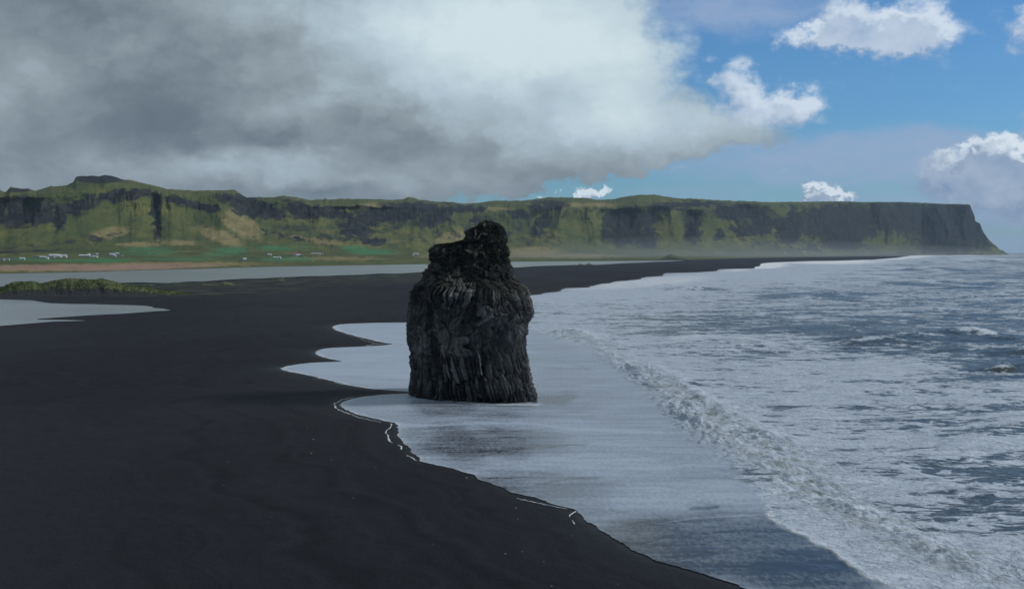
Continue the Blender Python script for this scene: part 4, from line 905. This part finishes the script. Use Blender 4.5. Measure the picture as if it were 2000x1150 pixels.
def house(u, v, w, d, h, rh, wall, roof, label, cat, rot=0., church=False, name='farmhouse', group='farm buildings below the hills'):
    x, y, z = on_land(u, v)
    e = bpy.data.objects.new(name, None); C.objects.link(e); e.location = (x, y, z - .6); e.rotation_euler = (0, 0, math.radians(rot))
    props(e, label, cat, group)
    V_, F_ = [], []
    hw, hd, ht = w / 2, d / 2, h + .6
    i = 0; V_ = [(-hw, -hd, -1.5), (hw, -hd, -1.5), (hw, hd, -1.5), (-hw, hd, -1.5), (-hw, -hd, ht), (hw, -hd, ht), (hw, hd, ht), (-hw, hd, ht), (-hw, 0, ht + rh), (hw, 0, ht + rh)]
    F_ = [(0, 1, 5, 4), (2, 3, 7, 6), (1, 2, 6, 9, 5), (3, 0, 4, 8, 7)]
    py_mesh('wall', V_, F_, wall, e)
    ov, th_ = .35, .22
    sl = rh / hd; zo = ht - ov * sl
    V_ = []
    for xx in (-hw - ov, hw + ov): V_ += [(xx, -hd - ov, zo + .03), (xx, 0, ht + rh + .03), (xx, hd + ov, zo + .03), (xx, -hd - ov, zo + th_), (xx, 0, ht + rh + th_), (xx, hd + ov, zo + th_)]
    F_ = [(3, 9, 10, 4), (4, 10, 11, 5), (0, 1, 7, 6), (1, 2, 8, 7), (0, 6, 9, 3), (2, 5, 11, 8), (0, 3, 4, 1), (1, 4, 5, 2), (6, 7, 10, 9), (7, 8, 11, 10)]
    py_mesh('roof', V_, F_, roof, e)
    nwin = max(2, min(5, int(w / 5)))
    for k in range(nwin):
        xx = -hw + (k + .5) * w / nwin
        if k == nwin // 2:
            V_, F_ = [], []; box(V_, F_, xx - .55, xx + .55, -hd - .06, -hd + .05, .5, 2.7); py_mesh('door', V_, F_, M_F, e)
        else:
            V_, F_ = [], []; box(V_, F_, xx - .6, xx + .6, -hd - .05, -hd + .05, 1.5, 2.7); py_mesh('window', V_, F_, M_P, e)
    if church:
        V_, F_ = [], []; tx = -hw - 1.7; box(V_, F_, tx - 1.7, tx + 1.68, -1.7, 1.7, -1.5, ht + rh + 2.2); py_mesh('tower', V_, F_, wall, e)
        zt = ht + rh + 2.2; V_ = [(tx - 2, -2, zt + .01), (tx + 2, -2, zt + .01), (tx + 2, 2, zt + .01), (tx - 2, 2, zt + .01), (tx, 0, zt + 6.5)]
        py_mesh('spire', V_, [(0, 1, 4), (1, 2, 4), (2, 3, 4), (3, 0, 4), (3, 2, 1, 0)], roof, e)
    return e
FARMS = [
    (4, 509, 10, 7, 3, 2, M_G, R_G, 'grey farmhouse furthest left at the frame edge, below the dark cliffs', 'farmhouse'),
    (14, 508.6, 9, 7, 3, 2, M_W, R_G, 'small pale shed just right of the leftmost grey farmhouse', 'shed'),
    (41, 507.5, 5, 5, 3, 2, M_W, R_W, 'left one of a pair of tiny white sheds left of the long barns', 'shed'),
    (46, 507.2, 5, 5, 3, 2, M_W, R_W, 'right one of a pair of tiny white sheds left of the long barns', 'shed'),
    (75, 502.8, 9, 7, 3, 2, M_G, R_G, 'grey shed at the left end of the long barn farm', 'shed'),
    (84, 504.2, 14, 8, 3, 2, M_G, R_W, 'low grey barn in front of the long white barns', 'barn'),
    (92, 506.2, 7, 6, 3, 2.2, M_W, R_W, 'little white house standing alone in front of the long white barns', 'house'),
    (100, 503.6, 16, 9, 3.2, 2.4, M_W, R_G, 'white barn with grey roof at the left of the longest barn', 'barn'),
    (107, 502.0, 26, 11, 4, 3, M_W, R_W, 'longest white barn with pale roof, middle of the left farm', 'barn'),
    (116, 502.8, 10, 8, 3, 2, M_W, R_W, 'small white outbuilding right of the longest barn', 'outbuilding'),
    (124, 502.6, 16, 9, 4, 3.2, M_W, R_W, 'tall gabled white farmhouse at the right end of the left farm', 'farmhouse'),
    (165, 501.8, 26, 10, 3.5, 2.5, M_G, R_W, 'long grey barn at the left of the middle farm', 'barn'),
    (174, 500.6, 6, 6, 5, 2.5, M_W, R_W, 'narrow tall white silo house in the middle farm', 'house'),
    (182, 499.0, 24, 7, 2.5, 1.5, M_D, R_G, 'long low dark shed behind the middle farm', 'shed'),
    (190, 498.8, 6, 6, 3, 2.4, M_W, R_W, 'small white house at the right end of the low dark shed', 'house'),
    (185.5, 503.2, 13, 8, 3, 2.2, M_W, R_W, 'bright white house in front at the middle farm', 'house'),
    (219, 498.8, 13, 9, 3.5, 2.5, M_W, R_W, 'white farmhouse at the left of the right-hand farm by the green field', 'farmhouse'),
    (229, 497.2, 10, 7, 3, 2, M_W, R_W, 'white house furthest back beside the green field', 'house'),
    (224, 501.2, 9, 7, 3, 2, M_G, R_W, 'grey outbuilding in front of the farmhouse by the green field', 'outbuilding'),
    (237, 501.0, 6, 6, 3.5, 2.5, M_W, R_N, 'white cottage with green roof touching the green field', 'cottage'),
    (478, 508.5, 9, 7, 3.2, 2.8, M_W, R_W, 'white gabled house alone left of the red-roofed church', 'house'),
    (470, 508.8, 9, 6, 2.2, 1.5, M_D, R_G, 'dark low shed just left of the lone white gabled house', 'shed'),
    (526.5, 499.5, 11, 8, 3.5, 2.4, M_W, R_W, 'bright white cottage behind and left of the church', 'cottage'),
    (540, 504.5, 18, 8, 2.6, 1.8, M_W, R_W, 'long low white barn in front and left of the church', 'barn'),
    (546.5, 505.2, 5, 5, 4, 2.2, M_W, R_W, 'small upright white shed at the right end of the low white barn', 'shed'),
    (583, 500.5, 12, 8, 3.5, 3.0, M_W, R_W, 'white house with pale roof right beside the church', 'house'),
    (589, 500.8, 12, 8, 3, 2.0, M_D, R_G, 'dark barn on the right of the church', 'barn'),
    (617, 496.6, 30, 7, 2.4, 1.5, M_W, R_W, 'very long low white barn right of the church', 'barn'),
    (629, 495.6, 7, 6, 3, 2.0, M_W, R_G, 'small white shed off the right end of the very long barn', 'shed'),
    (807, 499.5, 6, 6, 3, 2.0, M_W, R_W, 'tiny white shed in front of the farm left of the sea stack', 'shed'),
    (812.5, 497.5, 17, 9, 3.5, 3.0, M_W, R_W, 'white barn in the farm nearest left of the sea stack', 'barn'),
    (821, 497.6, 11, 7, 3, 2.0, M_G, R_G, 'grey shed between the white barn and the sea stack', 'shed'),
    (839.5, 500.4, 15, 9, 4, 2.6, M_W, R_W, 'white house half touching the outline of the sea stack', 'house'),
    (1534, 494.8, 16, 10, 4, 2.6, M_W, R_W, 'small white house left of the houses under the far cliff', 'house'),
    (1571, 493.8, 20, 12, 6, 4, M_W, R_W, 'tallest white house under the far dark cliff', 'house'),
    (1588, 494.6, 34, 12, 4, 2.6, M_G, R_W, 'long pale building right of the tallest house under the cliff', 'building'),
    (1597, 495.2, 20, 10, 4, 2.6, M_W, R_G, 'pale house furthest right under the far dark cliff', 'house')]
for i, f_ in enumerate(FARMS): house(*f_, rot=(-14, 8, 20, -6, 0, 12)[i % 6], name=f_[-1])
house(578.5, 498.3, 13, 8, 5, 4, M_W, R_R, 'small white church with red roof and red spire on the plain', 'church', 20, True, 'church')

# ------------------------------------------------------------------ haze
mn, qn = bpy.data.materials.new('haze'), None
mn.use_nodes = True; mn.node_tree.nodes.clear(); qn = G(mn.node_tree)
vp = qn.new('ShaderNodeVolumePrincipled'); qn.put(vp.inputs['Color'], (.60, .80, 1.0)); vp.inputs['Density'].default_value = 2.2e-5; vp.inputs['Anisotropy'].default_value = .2
vo = qn.new('ShaderNodeOutputMaterial'); qn.nt.links.new(vp.outputs[0], vo.inputs['Volume'])
V_, F_ = [], []; box(V_, F_, -27500, 27500, -27500, 27500, -4.2, 560)
props(py_mesh('haze', V_, F_, mn), 'pale even sea haze in front of the far hills', 'haze', kind='stuff')

# low spray hanging over the far surf: a long ridge-shaped bank, thinning to nothing at its top and ends
mn = bpy.data.materials.new('sea_spray'); mn.use_nodes = True; mn.node_tree.nodes.clear(); qn = G(mn.node_tree)
vp = qn.new('ShaderNodeVolumePrincipled'); qn.put(vp.inputs['Color'], (.86, .93, 1.0)); vp.inputs['Density'].default_value = 3.4e-4; vp.inputs['Anisotropy'].default_value = .2
vo = qn.new('ShaderNodeOutputMaterial'); qn.nt.links.new(vp.outputs[0], vo.inputs['Volume'])
V_, F_ = [], []
for (u, D, hd, hz) in [(900, 4150, 40, 3), (980, 4400, 350, 40), (1100, 4800, 600, 80), (1250, 5350, 750, 100), (1400, 6000, 800, 105), (1560, 7100, 900, 110), (1720, 8500, 850, 100), (1850, 9300, 700, 85), (1960, 9700, 450, 60), (2060, 9900, 40, 3)]:
    x = (u - 1000) / F
    V_ += [(x * (D - hd), D - hd, -1.), (x * (D - hd * .45), D - hd * .45, hz * .42), (x * D, D, hz), (x * (D + hd * .45), D + hd * .45, hz * .42), (x * (D + hd), D + hd, -1.)]
n = len(V_) // 5
for i in range(n - 1):
    for j in range(5): F_.append((i * 5 + j, i * 5 + (j + 1) % 5, (i + 1) * 5 + (j + 1) % 5, (i + 1) * 5 + j))
F_.append((4, 3, 2, 1, 0)); F_.append(tuple((n - 1) * 5 + j for j in range(5)))
o = py_mesh('sea_spray', V_, F_, mn)
bm = bmesh.new(); bm.from_mesh(o.data); bmesh.ops.recalc_face_normals(bm, faces=bm.faces); bm.to_mesh(o.data); bm.free()
props(o, 'low pale sea spray drifting along the foot of the far cliffs', 'spray', kind='stuff')
